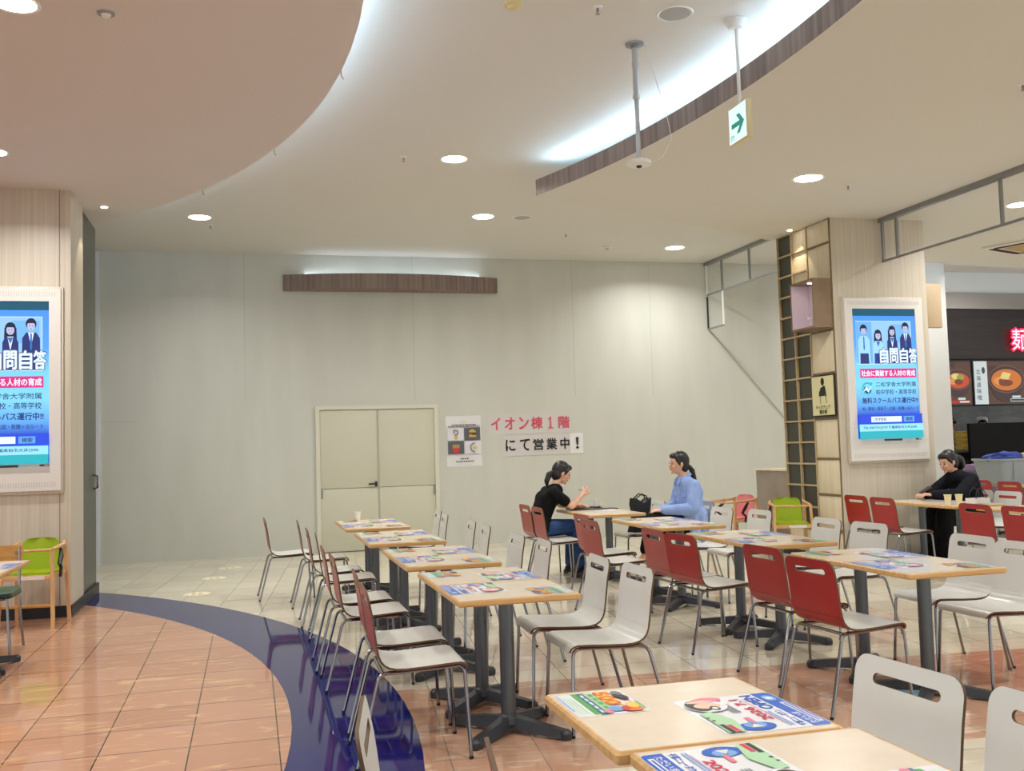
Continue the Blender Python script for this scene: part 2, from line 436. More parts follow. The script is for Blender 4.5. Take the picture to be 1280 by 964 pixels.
def chair(bx, by, face, label, group, turn=0.0):
    """bx, by: where the middle of the back's top edge stands; face +1 looks to +x, -1 to -x"""
    rz = (0 if face > 0 else PI) + turn
    loc = (bx + 0.241 * math.cos(rz), by + 0.241 * math.sin(rz), 0)
    if not state['chair']:
        state['chair'] = True; CH.location = loc; CH.rotation_euler = (0, 0, rz); CH['label'] = label; CH['group'] = group; return CH
    return dup(CH, label, loc, rz, group)

# ------------------------------------------------------------------ pedestal table
TZ = 0.72
TX, TY = 0.618, 0.598
def make_table():
    t = thing('pedestal_table', '', 'table')
    b = MB(); b.prism(round_rect(-TX / 2 + .012, TX / 2 - .012, -TY / 2 + .012, TY / 2 - .012, .005, 3), TZ - .03, TZ); b.build('tabletop', M_TOP, t)
    b = MB(); n = 24
    o = round_rect(-TX / 2, TX / 2, -TY / 2, TY / 2, .013, 5); o2 = round_rect(-TX / 2 + .006, TX / 2 - .006, -TY / 2 + .006, TY / 2 - .006, .010, 5); i = round_rect(-TX / 2 + .0125, TX / 2 - .0125, -TY / 2 + .0125, TY / 2 - .0125, .005, 5)
    n = len(o); rings = [(i, TZ - .032), (o2, TZ - .032), (o, TZ - .025), (o, TZ - .007), (o2, TZ - .0005), (i, TZ + .0003)]
    V = [(p[0], p[1], z) for q, z in rings for p in q]; F = []
    for k in range(len(rings) - 1):
        for j in range(n): F.append((k * n + j, k * n + (j + 1) % n, (k + 1) * n + (j + 1) % n, (k + 1) * n + j))
    b.add(V, F); b.build('edge_band', M_EDGE, t)
    b = MB(); b.lathe([(.038, .075), (.038, TZ - .035)], n=24); b.build('pedestal', M_STEEL, t)
    b = MB(); b.box(-.15, .15, -.15, .15, TZ - .041, TZ - .031, bev=.003); b.build('mounting_plate', M_CAST, t)
    b = MB(); b.lathe([(.05, .03), (.062, .05), (.058, .078), (.040, .095)], n=20); b.build('hub', M_CAST, t)
    for k in range(4):
        a = PI / 4 + k * PI / 2; c, s = math.cos(a), math.sin(a)
        b = MB(); b.beam((.03 * c, .03 * s), (.315 * c, .315 * s), .075, .062, .028, .088, .008, .048); b.lathe([(.026, .0), (.031, .008), (.031, .034), (.019, .048)], (.325 * c, .325 * s, 0), 14); b.build('foot', M_CAST, t)
    return t
TB_ = make_table()

# ------------------------------------------------------------------ flyers taped on the tables
C_BLUE = mat('print_blue', (22, 96, 200), 0.3); C_LBLUE = mat('print_light_blue', (120, 170, 226), 0.3); C_REDP = mat('print_crimson', (214, 34, 84), 0.3)
C_PINKP = mat('print_pink', (238, 128, 158), 0.3); C_GREEN = mat('print_green', (86, 172, 84), 0.3); C_LGREEN = mat('print_mint', (178, 220, 178), 0.3); C_TEAL = mat('print_teal', (40, 116, 130), 0.3)
C_ORANGE = mat('print_orange', (238, 122, 30), 0.3); C_YEL = mat('print_yellow', (244, 206, 90), 0.3); C_SKIN = mat('print_skin', (238, 200, 178), 0.3); C_HAIR = mat('print_hair', (44, 34, 34), 0.3)
C_SHEET = mat('flyer_paper', (236, 236, 240), 0.25); C_GREYP = mat('print_grey', (120, 124, 132), 0.3); C_SKY = mat('print_sky', (214, 228, 244), 0.3); C_REDB = mat('print_red', (212, 56, 60), 0.3)
def flat(u, v, w): return (u, v, w)
def make_flyer_a():
    """page 0.36 wide (u) and 0.30 high (v)"""
    c = Canvas(flat, 0.00012); W, H = .345, .30
    c.poly(round_rect(-W / 2, W / 2, -H / 2, H / 2, .02, 4), C_SHEET, 2)
    c.k = 2
    c.poly(round_rect(-W / 2 + .002, W / 2 - .002, -H / 2 + .002, -H / 2 + .056, .016, 4), C_BLUE)
    c.rect(-W / 2 + .002, -H / 2 + .035, W / 2 - .002, -H / 2 + .058, C_BLUE)
    c.text('ただいま', -.15, -H / 2 + .030, -.04, -H / 2 + .050, C_SHEET, .03)
    c.rect(-.14, -H / 2 + .010, .06, -H / 2 + .026, C_SHEET); c.rect(-.13, -H / 2 + .015, .05, -H / 2 + .021, C_BLUE)
    c.ell(.11, -H / 2 + .03, .03, .018, C_LBLUE); c.ell(.11, -H / 2 + .03, .012, .012, C_SHEET)
    c.text('千葉ニュータウン', -.158, -H / 2 + .066, -.01, -H / 2 + .088, C_BLUE, .03)
    c.text('OPEN', .01, -H / 2 + .066, .155, -H / 2 + .100, C_BLUE, .05)
    for k in range(2): c.rect(-.15, -H / 2 + .098 + .009 * k, -.01, -H / 2 + .102 + .009 * k, C_LBLUE)
    c.text('2026 7.1', -.085, -H / 2 + .122, .125, -H / 2 + .148, C_REDP, .04)
    c.rect(-.13, -H / 2 + .112, .12, -H / 2 + .1145, C_PINKP)
    c.ell(-.13, .045, .036, .05, C_BLUE); c.ell(-.118, .045, .026, .03, C_LBLUE); c.rect(-.15, .040, -.105, .052, C_GREYP); c.poly([(-.14, .03), (-.11, .046), (-.14, .065)], C_SHEET); c.rect(-.10, .03, -.05, .044, C_PINKP)
    for k in range(3): c.rect(.0, .022 + .009 * k, .09, .027 + .009 * k, C_GREYP)
    c.poly([(-.165, .095), (-.06, .075), (.03, .10), (.02, .135), (-.165, .14)], C_LGREEN)
    c.rect(-.165, .105, -.10, .118, C_REDP); c.rect(-.165, .120, -.09, .134, C_HAIR); c.rect(-.06, .125, -.048, .134, C_HAIR); c.rect(-.03, .128, -.022, .136, C_HAIR)
    c.ell(.085, .085, .062, .058, C_SHEET); c.ell(.09, .105, .055, .034, C_HAIR); c.ell(.085, .082, .030, .038, C_SKIN); c.ell(.055, .072, .022, .014, C_HAIR); c.ell(.055, .072, .012, .008, C_SHEET); c.ell(.14, .06, .022, .045, C_PINKP); c.ell(.125, .088, .014, .04, C_SKIN)
    return c.build('flyer')
def make_flyer_b():
    c = Canvas(flat, 0.00012); W, H = .24, .205
    c.rect(-W / 2, -H / 2, W / 2, H / 2, C_SHEET, 2); c.k = 2
    c.rect(-W / 2 + .004, H / 2 - .018, W / 2 - .03, H / 2 - .012, C_PINKP)
    c.rect(-W / 2 + .004, -H / 2 + .004, W / 2 - .06, -H / 2 + .010, C_LBLUE)
    for k in range(3): c.rect(-W / 2 + .02 + .01 * k, -H / 2 + .016 + .010 * k, W / 2 - .03, -H / 2 + .020 + .010 * k, C_LGREEN)
    c.rect(-W / 2 + .002, -H / 2 + .050, W / 2 - .012, -H / 2 + .066, C_GREEN)
    c.rect(-W / 2 + .002, -H / 2 + .066, W / 2 - .002, -H / 2 + .088, C_TEAL)
    for k in range(5): c.rect(-.10 + .042 * k, -H / 2 + .073, -.07 + .042 * k, -H / 2 + .081, C_SHEET)
    c.rect(-W / 2 + .01, -H / 2 + .092, W / 2 - .04, -H / 2 + .112, C_LGREEN)
    for k in range(4): c.rect(-.10 + .045 * k, -H / 2 + .096, -.07 + .045 * k, -H / 2 + .108, C_GREEN)
    c.poly([(-.115, .012), (.03, .012), (.04, .055), (-.11, .058)], C_YEL)
    c.text('500', -.11, .014, .032, .054, C_REDB, .06); c.text('500', -.107, .016, .029, .052, C_ORANGE, .04)
    c.ell(.075, .02, .028, .020, C_LBLUE); c.ell(.085, .055, .030, .022, C_REDB); c.ell(.055, .075, .03, .018, C_YEL); c.ell(.10, .07, .016, .02, C_ORANGE); c.ell(.10, -.01, .016, .012, C_PINKP)
    c.ell(-.075, .075, .03, .016, C_GREYP); c.ell(-.03, .08, .028, .014, C_HAIR); c.ell(-.05, .066, .02, .01, C_HAIR); c.rect(.02, .094, .10, .0985, C_GREEN)
    return c.build('flyer')
FA, FB = make_flyer_a(), make_flyer_b()
def flyer(kind, x, y, rz, label, z=TZ):
    src = FA if kind == 'A' else FB
    o = src
    if state[kind]: o = src.copy(); COL.objects.link(o)
    state[kind] = True
    o.location = (x, y, z + 0.0005); o.rotation_euler = (0, 0, rz)
    return tag(o, label, 'flyer', 'flyers taped to the tables')
def table(x, y, half, where, flyers='AB', wrap=0.0):
    """half: 'near' or 'far' table of a pushed-together pair"""
    label = 'square cream pedestal table, %s of the pair %s' % ('front' if half == 'near' else 'rear', where)
    if not state['table']:
        state['table'] = True; TB_.location = (x, y, 0); TB_['label'] = label; TB_['group'] = 'pedestal tables'; t = TB_
    else: t = dup(TB_, label, (x, y, 0), 0.0, 'pedestal tables')
    s = 1 if half == 'near' else -1
    nm = 'front' if half == 'near' else 'rear'
    if 'A' in flyers: flyer('A', x - s * .15, y + s * .09, -PI / 2 if s > 0 else PI / 2, 'blue-banded flyer, %s table of the pair %s' % (nm, where))
    if 'B' in flyers: flyer('B', x + s * .19, y - s * .14, PI / 2 if s > 0 else -PI / 2, 'orange 500 coupon flyer, %s table of the pair %s' % (nm, where))
    return t
G_A, G_B, G_C = 'chairs of the row beside the blue band', 'chairs of the middle row', 'chairs of the far row'
X1, X2, X3 = 1.258, 3.672, 7.18
W1_ = 'cut by the bottom picture edge'; W2_ = 'first wholly visible along the blue band'; W3_ = 'second wholly visible along the blue band'; W4_ = 'third wholly visible along the blue band'; W5_ = 'before the double door'
table(1.135, 2.555, 'far', W1_); table(1.165, 1.955, 'near', W1_)
PA = [(X1, 5.00, 5.60, W2_), (X1 - .02, 6.50, 7.10, W3_), (X1 - .06, 8.14, 8.74, W4_), (X1 - .09, 9.79, 10.39, W5_)]
for x, y0, y1, w in PA: table(x, y0, 'near', w); table(x, y1, 'far', w)
V1_ = 'nearest in the middle row'; V2_ = 'second in the middle row'; V3_ = 'third in the middle row'; V4_ = 'where two women talk'
PB = [(X2 - .02, 4.87, 5.47, V1_), (X2, 6.50, 7.10, V2_), (X2 + .01, 8.22, 8.82, V3_)]
for x, y0, y1, w in PB: table(x, y0, 'near', w); table(x, y1, 'far', w)
table(X2 + .01, 10.03, 'near', V4_, ''); table(X2 + .01, 10.63, 'far', V4_, '')
U1_ = 'cut by the right picture edge'; U2_ = 'with the phone reader'
table(X3 + .03, 7.45, 'near', U1_); table(X3 + .03, 8.05, 'far', U1_, 'A')
table(X3, 8.93, 'near', U2_, 'B'); table(X3, 9.53, 'far', U2_, 'A')

def cl(color, nf, where): return '%s chair, %s one at the table pair %s' % (color, nf, where)
RB = 'red-backed'; WB = 'white-fronted'
# row beside the blue band
chair(.485, 2.055, 1, cl(RB, 'nearer', W1_), G_A, -.15); chair(.262, 2.545, 1, cl(RB, 'farther', W1_), G_A, -.15)
chair(1.80, 2.49, -1, cl(WB, 'farther', W1_), G_A, 0.10); chair(1.87, 2.02, -1, cl(WB, 'nearer', W1_), G_A, 0.05)
LA = [((.52, 4.86), (.54, 5.45), (1.99, 5.00), (1.96, 5.53), W2_), ((.49, 6.41), (.47, 6.98), (1.97, 6.68), (1.92, 7.22), W3_), ((.50, 8.15), (.46, 8.73), (1.91, 8.20), (1.92, 8.80), W4_), ((.43, 9.80), (.13, 10.41), (1.88, 9.87), (1.93, 10.50), W5_)]
for (a, c, d, e, w) in LA:
    chair(*a, 1, cl(RB, 'nearer', w), G_A, random.uniform(-.05, .05)); chair(*c, 1, cl(RB, 'farther', w), G_A, random.uniform(-.05, .05))
    chair(*d, -1, cl(WB, 'nearer', w), G_A, random.uniform(-.06, .06)); chair(*e, -1, cl(WB, 'farther', w), G_A, random.uniform(-.06, .06))
LB = [((2.92, 4.85), (3.02, 5.54), (4.42, 4.97), (4.47, 5.45), V1_), ((2.93, 6.55), (2.93, 7.04), (4.52, 6.62), (4.51, 7.18), V2_), ((2.82, 8.18), (2.98, 8.86), (4.57, 8.38), (4.46, 8.93), V3_)]
for (a, c, d, e, w) in LB:
    chair(*a, 1, cl(RB, 'nearer', w), G_B, random.uniform(.03, .12)); chair(*c, 1, cl(RB, 'farther', w), G_B, random.uniform(.0, .08))
    chair(*d, -1, cl(WB, 'nearer', w), G_B, random.uniform(-.02, .08)); chair(*e, -1, cl(WB, 'farther', w), G_B, random.uniform(-.06, .06))
chair(2.94, 10.20, 1, 'empty red-backed stacking chair, nearer one on the ponytailed woman\'s side of her table', G_B)
chair(2.95, 10.74, 1, 'red-backed stacking chair the woman in the black shirt sits on', G_B)
chair(4.78, 9.98, -1, 'white-fronted stacking chair the woman in the blue shirt sits on', G_B)
chair(4.45, 10.50, -1, 'white-fronted stacking chair tucked in beyond the woman in the blue shirt', G_B)
chair(6.50, 7.33, 1, cl(RB, 'nearer', U1_), G_C); chair(6.46, 7.83, 1, cl(RB, 'farther', U1_), G_C)
chair(6.45, 9.21, 1, cl(RB, 'nearer', U2_), G_C); chair(6.50, 9.76, 1, cl(RB, 'farther', U2_), G_C)
chair(8.12, 9.73, -1, 'white-fronted stacking chair the woman in black sits on', G_C); chair(8.09, 9.26, -1, 'white-fronted stacking chair beside the woman in black, pulled back', G_C)
G_D = 'chairs before the noodle shop'
chair(9.70, 11.08, 1, 'red-backed stacking chair before the noodle shop, in front of the grey tub', G_D); chair(9.83, 11.78, 1, 'red-backed stacking chair before the noodle shop, beside the purple drum', G_D)
t = dup(TB_, 'square cream pedestal table before the noodle shop, front one by the grey tub', (10.5, 11.15, 0), 0, 'pedestal tables'); t = dup(TB_, 'square cream pedestal table before the noodle shop, rear one by the grey tub', (10.5, 11.75, 0), 0, 'pedestal tables')

# ------------------------------------------------------------------ table and chairs at the left edge
M_GREENV = mat('green_vinyl', (46, 82, 58), 0.35)
WL = 'at the left picture edge'
table(-1.89, 7.16, 'near', WL); table(-1.89, 7.76, 'far', WL)
def green_chair(loc, rz, label):
    t = thing('cafe_chair', label, 'chair', loc, rz, 'green-seated cafe chairs')
    b = MB(); b.prism(round_rect(-.20, .21, -.205, .205, .05, 5), .425, .435, 1); bm = bmesh.new()
    P = round_rect(-.20, .21, -.205, .205, .06, 5); Q = round_rect(-.18, .19, -.185, .185, .05, 5); n = len(P)
    b.add([(x, y, .435) for x, y in P] + [(x, y, .462) for x, y in P] + [(x, y, .475) for x, y in Q], [(i, (i + 1) % n, n + (i + 1) % n, n + i) for i in range(n)] + [(n + i, n + (i + 1) % n, 2 * n + (i + 1) % n, 2 * n + i) for i in range(n)] + [tuple(range(2 * n, 3 * n))], 0)
    bm.free(); b.build('seat', [M_GREENV, M_BLACK], t)
    b = MB(); V = []; k = 10                                     # curved plywood back
    for i in range(k + 1):
        y = -.20 + .40 * i / k; bow = .035 * (1 - (2 * i / k - 1) ** 2)
        for z in (.60, .785): V += [(-.205 - bow - (z - .6) * .14, y, z), (-.219 - bow - (z - .6) * .14, y, z)]
    F = []
    for i in range(k):
        a, c = 4 * i, 4 * i + 4; F += [(a, c, c + 2, a + 2), (a + 1, a + 3, c + 3, c + 1), (a, a + 1, c + 1, c), (a + 2, c + 2, c + 3, a + 3)]
    F += [(0, 2, 3, 1), (4 * k, 4 * k + 1, 4 * k + 3, 4 * k + 2)]
    b.add(V, F); bk = b.build('backrest', M_GOLDW, t)
    s_ = MB()
    for y in (-.15, .15):
        for z in (.65, .73): s_.lathe([(.007, -.223 - (z - .6) * .14 + .0), (.009, -.2 - (z - .6) * .14)], (0, y, z), 8, axis='X')
    s_.build('screw', M_CHROME, bk)
    for sy in (-1, 1):
        g = MB(); g.tube([(.17, sy * .17, .42), (.205, sy * .20, .0)], .010); g.build('leg', M_CHROME, t)
        g = MB(); g.tube([(-.236, sy * .17, .77), (-.212, sy * .18, .56), (-.18, sy * .18, .42), (-.25, sy * .20, .0)], .010); g.build('leg', M_CHROME, t)
    g = MB(); g.tube([(-.18, -.18, .418), (.17, -.17, .418), (.17, .17, .418), (-.18, .18, .418)], .009); g.build('frame', M_CHROME, t)
    return t
g1 = green_chair((-1.95, 8.42, 0), -PI / 2, 'wooden-backed green-seated cafe chair behind the table at the left picture edge')
dup(g1, 'green-seated cafe chair tucked in on the near side of the left-edge table', (-1.78, 6.86, 0), PI / 2)
dup(g1, 'green-seated cafe chair standing nearest the camera at the left picture edge', (-1.80, 6.35, 0), PI / 2 + .1)

# ------------------------------------------------------------------ children's high chairs
def kids_chair(loc, rz, plastic, label, pname):
    t = thing('kids_chair', label, 'chair', loc, rz, 'wooden kids chairs')
    for sx, z1 in ((1, .665), (-1, .70)):
        for sy in (-1, 1):
            g = MB(); x0 = .235 * sx; x1 = (.185 if sx > 0 else -.17)
            V = []
            for (x, y, z) in ((x0, sy * .225, 0), (x1, sy * .205, z1)):
                for dx, dy in ((-.015, -.014), (.015, -.014), (.015, .014), (-.015, .014)): V.append((x + dx, y + dy, z))
            g.add(V, [(3, 2, 1, 0), (4, 5, 6, 7)] + [(i, (i + 1) % 4, 4 + (i + 1) % 4, 4 + i) for i in range(4)]); g.build('leg', M_BEECH, t)
    for sy in (-1, 1):
        g = MB(); g.tube([(.20, sy * .207, .675), (.05, sy * .212, .683), (-.12, sy * .21, .69), (-.20, sy * .19, .715)], [.014, .016, .016, .011], 10); g.build('armrest', M_BEECH, t)
    g = MB(); g.tube([(.195, -.207, .672), (.20, 0, .668), (.195, .207, .672)], .012, 10); g.build('guard_bar', M_BEECH, t)
    g = MB(); g.box(.175, .215, -.20, .20, .415, .455, bev=.004); g.box(-.19, -.165, -.20, .20, .43, .46, bev=.003)
    for sy in (-1, 1): g.box(-.18, .20, sy * .206 - .009, sy * .206 + .009, .425, .455, bev=.003)
    g.build('seat_frame', M_BEECH, t)
    g = MB(); g.box(.2155, .2165, -.05, .15, .42, .45); g.build('paper_label', M_PAPER, t)
    g = MB(); g.box(.195, .22, -.205, .205, .18, .205, bev=.003); g.build('footrest', M_GOLDW, t)
    g = MB(); g.prism(round_rect(-.16, .175, -.185, .185, .04, 4), .455, .475); g.build('seat', plastic, t)
    b = MB(); V = []; rows = [(.46, .165, 0), (.55, .17, 0), (.66, .165, 0), (.72, .150, 0), (.745, .12, 0), (.752, .06, 0)]; k = 8
    for z, w, _ in rows:
        for i in range(k + 1):
            q = 2 * i / k - 1; V.append((-.135 - (z - .46) * .16 - .03 * (1 - q * q), q * w, z))
    N0 = len(V); V += [(x - .014, y, z) for x, y, z in V]; F = []; m = k + 1
    for r in range(len(rows) - 1):
        for i in range(k): a = r * m + i; F += [(a, a + 1, a + 1 + m, a + m), (N0 + a, N0 + a + m, N0 + a + m + 1, N0 + a + 1)]
    per = [i for i in range(m)] + [r * m + k for r in range(1, len(rows))] + [(len(rows) - 1) * m + i for i in range(k - 1, -1, -1)] + [r * m for r in range(len(rows) - 2, 0, -1)]
    for i in range(len(per)): a, c = per[i], per[(i + 1) % len(per)]; F.append((a, N0 + a, N0 + c, c))
    b.add(V, F); b.build('backrest', plastic, t)
    for sy in (-1, 1):
        g = MB(); g.tube([(-.02, sy * .215, .66), (.05, sy * .238, .60), (.10, sy * .24, .54), (.04, sy * .235, .50), (.05, sy * .232, .42)], [.014, .022, .018, .015, .012], 6); g.build('strap', M_BLACK, t)
    return t
k1 = kids_chair((-1.86, 9.66, 0), -PI / 2 - .12, M_LIME, 'lime green wooden kids chair standing against the left pillar', 'lime')
kids_chair((6.12, 10.52, 0), -PI / 2 - .35, M_LIME, 'lime green wooden kids chair standing before the lattice pillar', 'lime')
kids_chair((5.95, 11.55, 0), PI + .25, M_PINK, 'pink wooden kids chair standing beside the grey-brown low partition', 'pink')
b = MB(); b.box(6.56, 6.98, 11.30, 12.1, 0, 1.04, bev=.006); o = b.build('low_partition', streak('taupe_board', (146, 134, 120), (156, 144, 130), (4, 4, 4), .5)); b = MB(); b.box(6.55, 6.99, 11.29, 12.11, 0.0, .06); b.build('plinth', M_BLACK, o); b = MB(); b.box(6.545, 6.995, 11.285, 12.115, 1.04, 1.06); b.build('top_board', M_CREAM, o)
tag(o, 'low grey-brown partition standing behind the lattice pillar', 'partition')

# ------------------------------------------------------------------ lattice shelf on the right pillar
t = thing('lattice_shelf', 'tall wooden lattice of dark square niches on the side of the right pillar', 'shelf', (6.56, 10.65, 0))
LO = (-6.56, -10.65, 0)
def off(b):
    b.v = [(x + LO[0], y + LO[1], z) for x, y, z in b.v]; return b
YC = [11.24, 10.90, 10.55, 10.05]; NR = 13; Z0 = .62; DZ = (ZL - Z0) / NR
fr = MB()
for y in YC[:3]: fr.box(6.52, 6.5545, max(y - .009, 10.052), min(y + .009, 11.238), 0.085, ZL - .001)
for k in range(NR + 1):
    z = Z0 + k * DZ; fr.box(6.522, 6.5545, 10.55, 11.23, z - .009, min(z + .009, ZL - .001))
off(fr).build('frame', streak('lattice_wood', (186, 164, 124), (200, 178, 138), (20, 20, 20), .5), t)
fr = MB(); fr.box(6.52, 6.5545, 10.052, 10.066, .085, ZL - .001)
for z in (3.72, 3.28, 2.70, 2.20, 1.67, 1.20, .78): fr.box(6.522, 6.5545, 10.066, 10.537, z - .010, z + .010)
fr.box(6.522, 6.5545, 10.066, 11.23, .35, .374)
off(fr).build('panel_frame', streak('lattice_dark', (120, 100, 68), (134, 114, 80), (20, 20, 20), .5), t)
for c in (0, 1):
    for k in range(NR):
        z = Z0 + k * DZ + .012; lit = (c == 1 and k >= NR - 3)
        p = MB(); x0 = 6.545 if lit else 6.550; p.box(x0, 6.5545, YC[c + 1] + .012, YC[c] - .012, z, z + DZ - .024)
        off(p).build('niche_back', M_CREAM if lit else M_DARKP, t)  # upper backs cream instead of dark: the spotlight's wash put into their colour
zz = [ZL - .001, 3.72, 3.28, 2.70, 2.20, 1.67, 1.20, .78, .374]
for i in range(len(zz) - 1):
    if i == 4: continue
    p = MB(); p.box(6.53, 6.5545, 10.062, 10.538, zz[i + 1] + .0125, zz[i] - .0125, bev=.003); off(p).build('cream_panel', M_CREAM, t)
p = MB(); p.box(6.53, 6.5545, 10.062, 11.22, .086, .35); off(p).build('plinth_panel', M_CREAM, t)
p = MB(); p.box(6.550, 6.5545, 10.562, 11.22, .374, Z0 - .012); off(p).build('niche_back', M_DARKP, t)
# kids chair corner sign
def on_x(x, yc, zc):                       # sheet facing -x : u runs to -y
    return lambda u, v, w: (x - w, yc - u, zc + v)
M_SIGNB = mat('sign_cream', (226, 218, 168), 0.4)
sg = thing('kids_chair_sign', 'cream sign with seated child pictogram on the lattice pillar', 'sign', (6.50, 10.295, 1.94))
p = MB(); p.box(-.005, .016, -.245, .245, -.245, .245, bev=.004); p.build('frame', M_BLACK, sg)
c = Canvas(on_x(-.006, 0, 0), .0008); c.rect(-.228, -.228, .228, .228, M_SIGNB)
c.ell(.0, .165, .036, .046, M_INK); c.poly([(-.05, .09), (.03, .12), (.06, .03), (-.06, .03)], M_INK); c.poly([(-.075, .055), (.02, .07), (.05, .03), (.045, -.0), (-.08, -.005)], M_INK); c.poly([(.035, .11), (.055, .11), (.075, -.01), (.055, -.01)], M_INK)
for a, d in ((-.05, -.052), (.055, .085)): c.poly([(a - .004, 0), (a + .004, 0), (d + .004, -.09), (d - .004, -.09)], M_INK)
c.text('キッズチェア', -.15, -.155, .15, -.11, M_INK, .015); c.text('置き場', -.075, -.212, .075, -.165, M_INK, .03)
c.build('sign_face', sg)
# display niche box
bx = thing('display_box', 'brown box niche with pale lit inside, projecting from the lattice pillar', 'display box', (6.52, 10.5, 2.72))
M_BOXB = streak('box_taupe', (128, 106, 82), (140, 118, 92), (6, 6, 6), .5)
p = MB(); y0, y1, z0, z1 = -.44, .06, 0, .57
p.box(-.24, 0, y0, y1, z0, z0 + .02); p.box(-.24, 0, y0, y1, z1 - .02, z1); p.box(-.24, 0, y0, y0 + .02, z0 + .02, z1 - .02); p.box(-.24, 0, y1 - .02, y1, z0 + .02, z1 - .02)
p.build('casing', M_BOXB, bx)
M_LILAC = mat('niche_lilac', (222, 204, 214), .5)
p = MB(); p.box(-.012, -.001, y0 + .02, y1 - .02, z0 + .02, z1 - .02); p.build('back_panel', M_LILAC, bx)
p = MB()
for a, c_ in ((y0 + .0205, y0 + .024), (y1 - .024, y1 - .0205)): p.box(-.235, -.013, a, c_, z0 + .021, z1 - .021)
p.box(-.235, -.013, y0 + .025, y1 - .025, z0 + .0205, z0 + .024); p.build('lining', M_LILAC, bx)
p = MB(); p.lathe([(.03, z1 - .026), (.03, z1 - .0205)], (-.12, -.2, 0), 14); p.build('spot_lamp', M_LAMP, bx)
p = MB(); p.box(-.19, -.1, -.25, -.16, .025, .028); p.lathe([(.003, .028), (.003, .12)], (-.14, -.2, 0), 6); p.tube([(-.14, -.26, .14), (-.14, -.22, .125), (-.14, -.2, .135), (-.14, -.18, .12), (-.14, -.14, .15)], .010, 6)
o = p.build('ornament', M_WHITE); o.location = (6.52, 10.5, 2.72); tag(o, 'small white ornament on a stem standing in the lit box niche', 'ornament')

# ------------------------------------------------------------------ digital displays
S_ = 0.72
def em(name, rgb, k=1.0):
    return mat(name, rgb, 0.25, emit=S_ * k)
def screen_gradient():
    m = mat('screen_gradient', (90, 170, 250), .2, emit=S_); N, L, b_ = nodes_of(m)
    tc = N.new('ShaderNodeTexCoord'); sp = N.new('ShaderNodeSeparateXYZ'); L.new(tc.outputs['Object'], sp.inputs[0])
    mr = N.new('ShaderNodeMapRange'); mr.inputs['From Min'].default_value = -.755; mr.inputs['From Max'].default_value = .755; L.new(sp.outputs['Z'], mr.inputs['Value'])
    rp = N.new('ShaderNodeValToRGB'); e = rp.color_ramp.elements
    e[0].position = .18; e[0].color = lin((30, 78, 200)); e[1].position = 1.0; e[1].color = lin((70, 150, 255))
    for pos, c_ in ((.26, (92, 168, 244)), (.40, (130, 214, 246)), (.56, (120, 210, 250)), (.72, (84, 160, 250))): q = e.new(pos); q.color = lin(c_)
    L.new(mr.outputs[0], rp.inputs[0]); L.new(rp.outputs[0], b_.inputs['Emission Color'])
    return m
E_TEAL0 = em('screen_dark_teal', (6, 84, 110)); E_TEAL = em('screen_teal', (22, 176, 190)); E_MAG = em('screen_magenta', (220, 34, 132)); E_NAVY = em('screen_navy', (16, 40, 110)); E_ROYAL = em('screen_royal', (22, 70, 220))
E_W = em('screen_white', (226, 242, 255)); E_PALE = em('screen_pale', (150, 200, 252)); E_SUIT = em('screen_suit', (26, 44, 112)); E_SHIRT = em('screen_shirt', (160, 214, 255)); E_HAIRS = em('screen_hair', (14, 24, 56)); E_SKIN = em('screen_face', (190, 190, 225)); E_PLAID = em('screen_plaid', (40, 62, 140)); E_TIE = em('screen_tie', (40, 110, 190)); E_CY = em('screen_cyan', (150, 226, 250)); E_BTN = em('screen_button', (90, 160, 235)); E_GREY = em('screen_grey', (196, 208, 226)); E_OUT = em('screen_outline', (70, 86, 130))
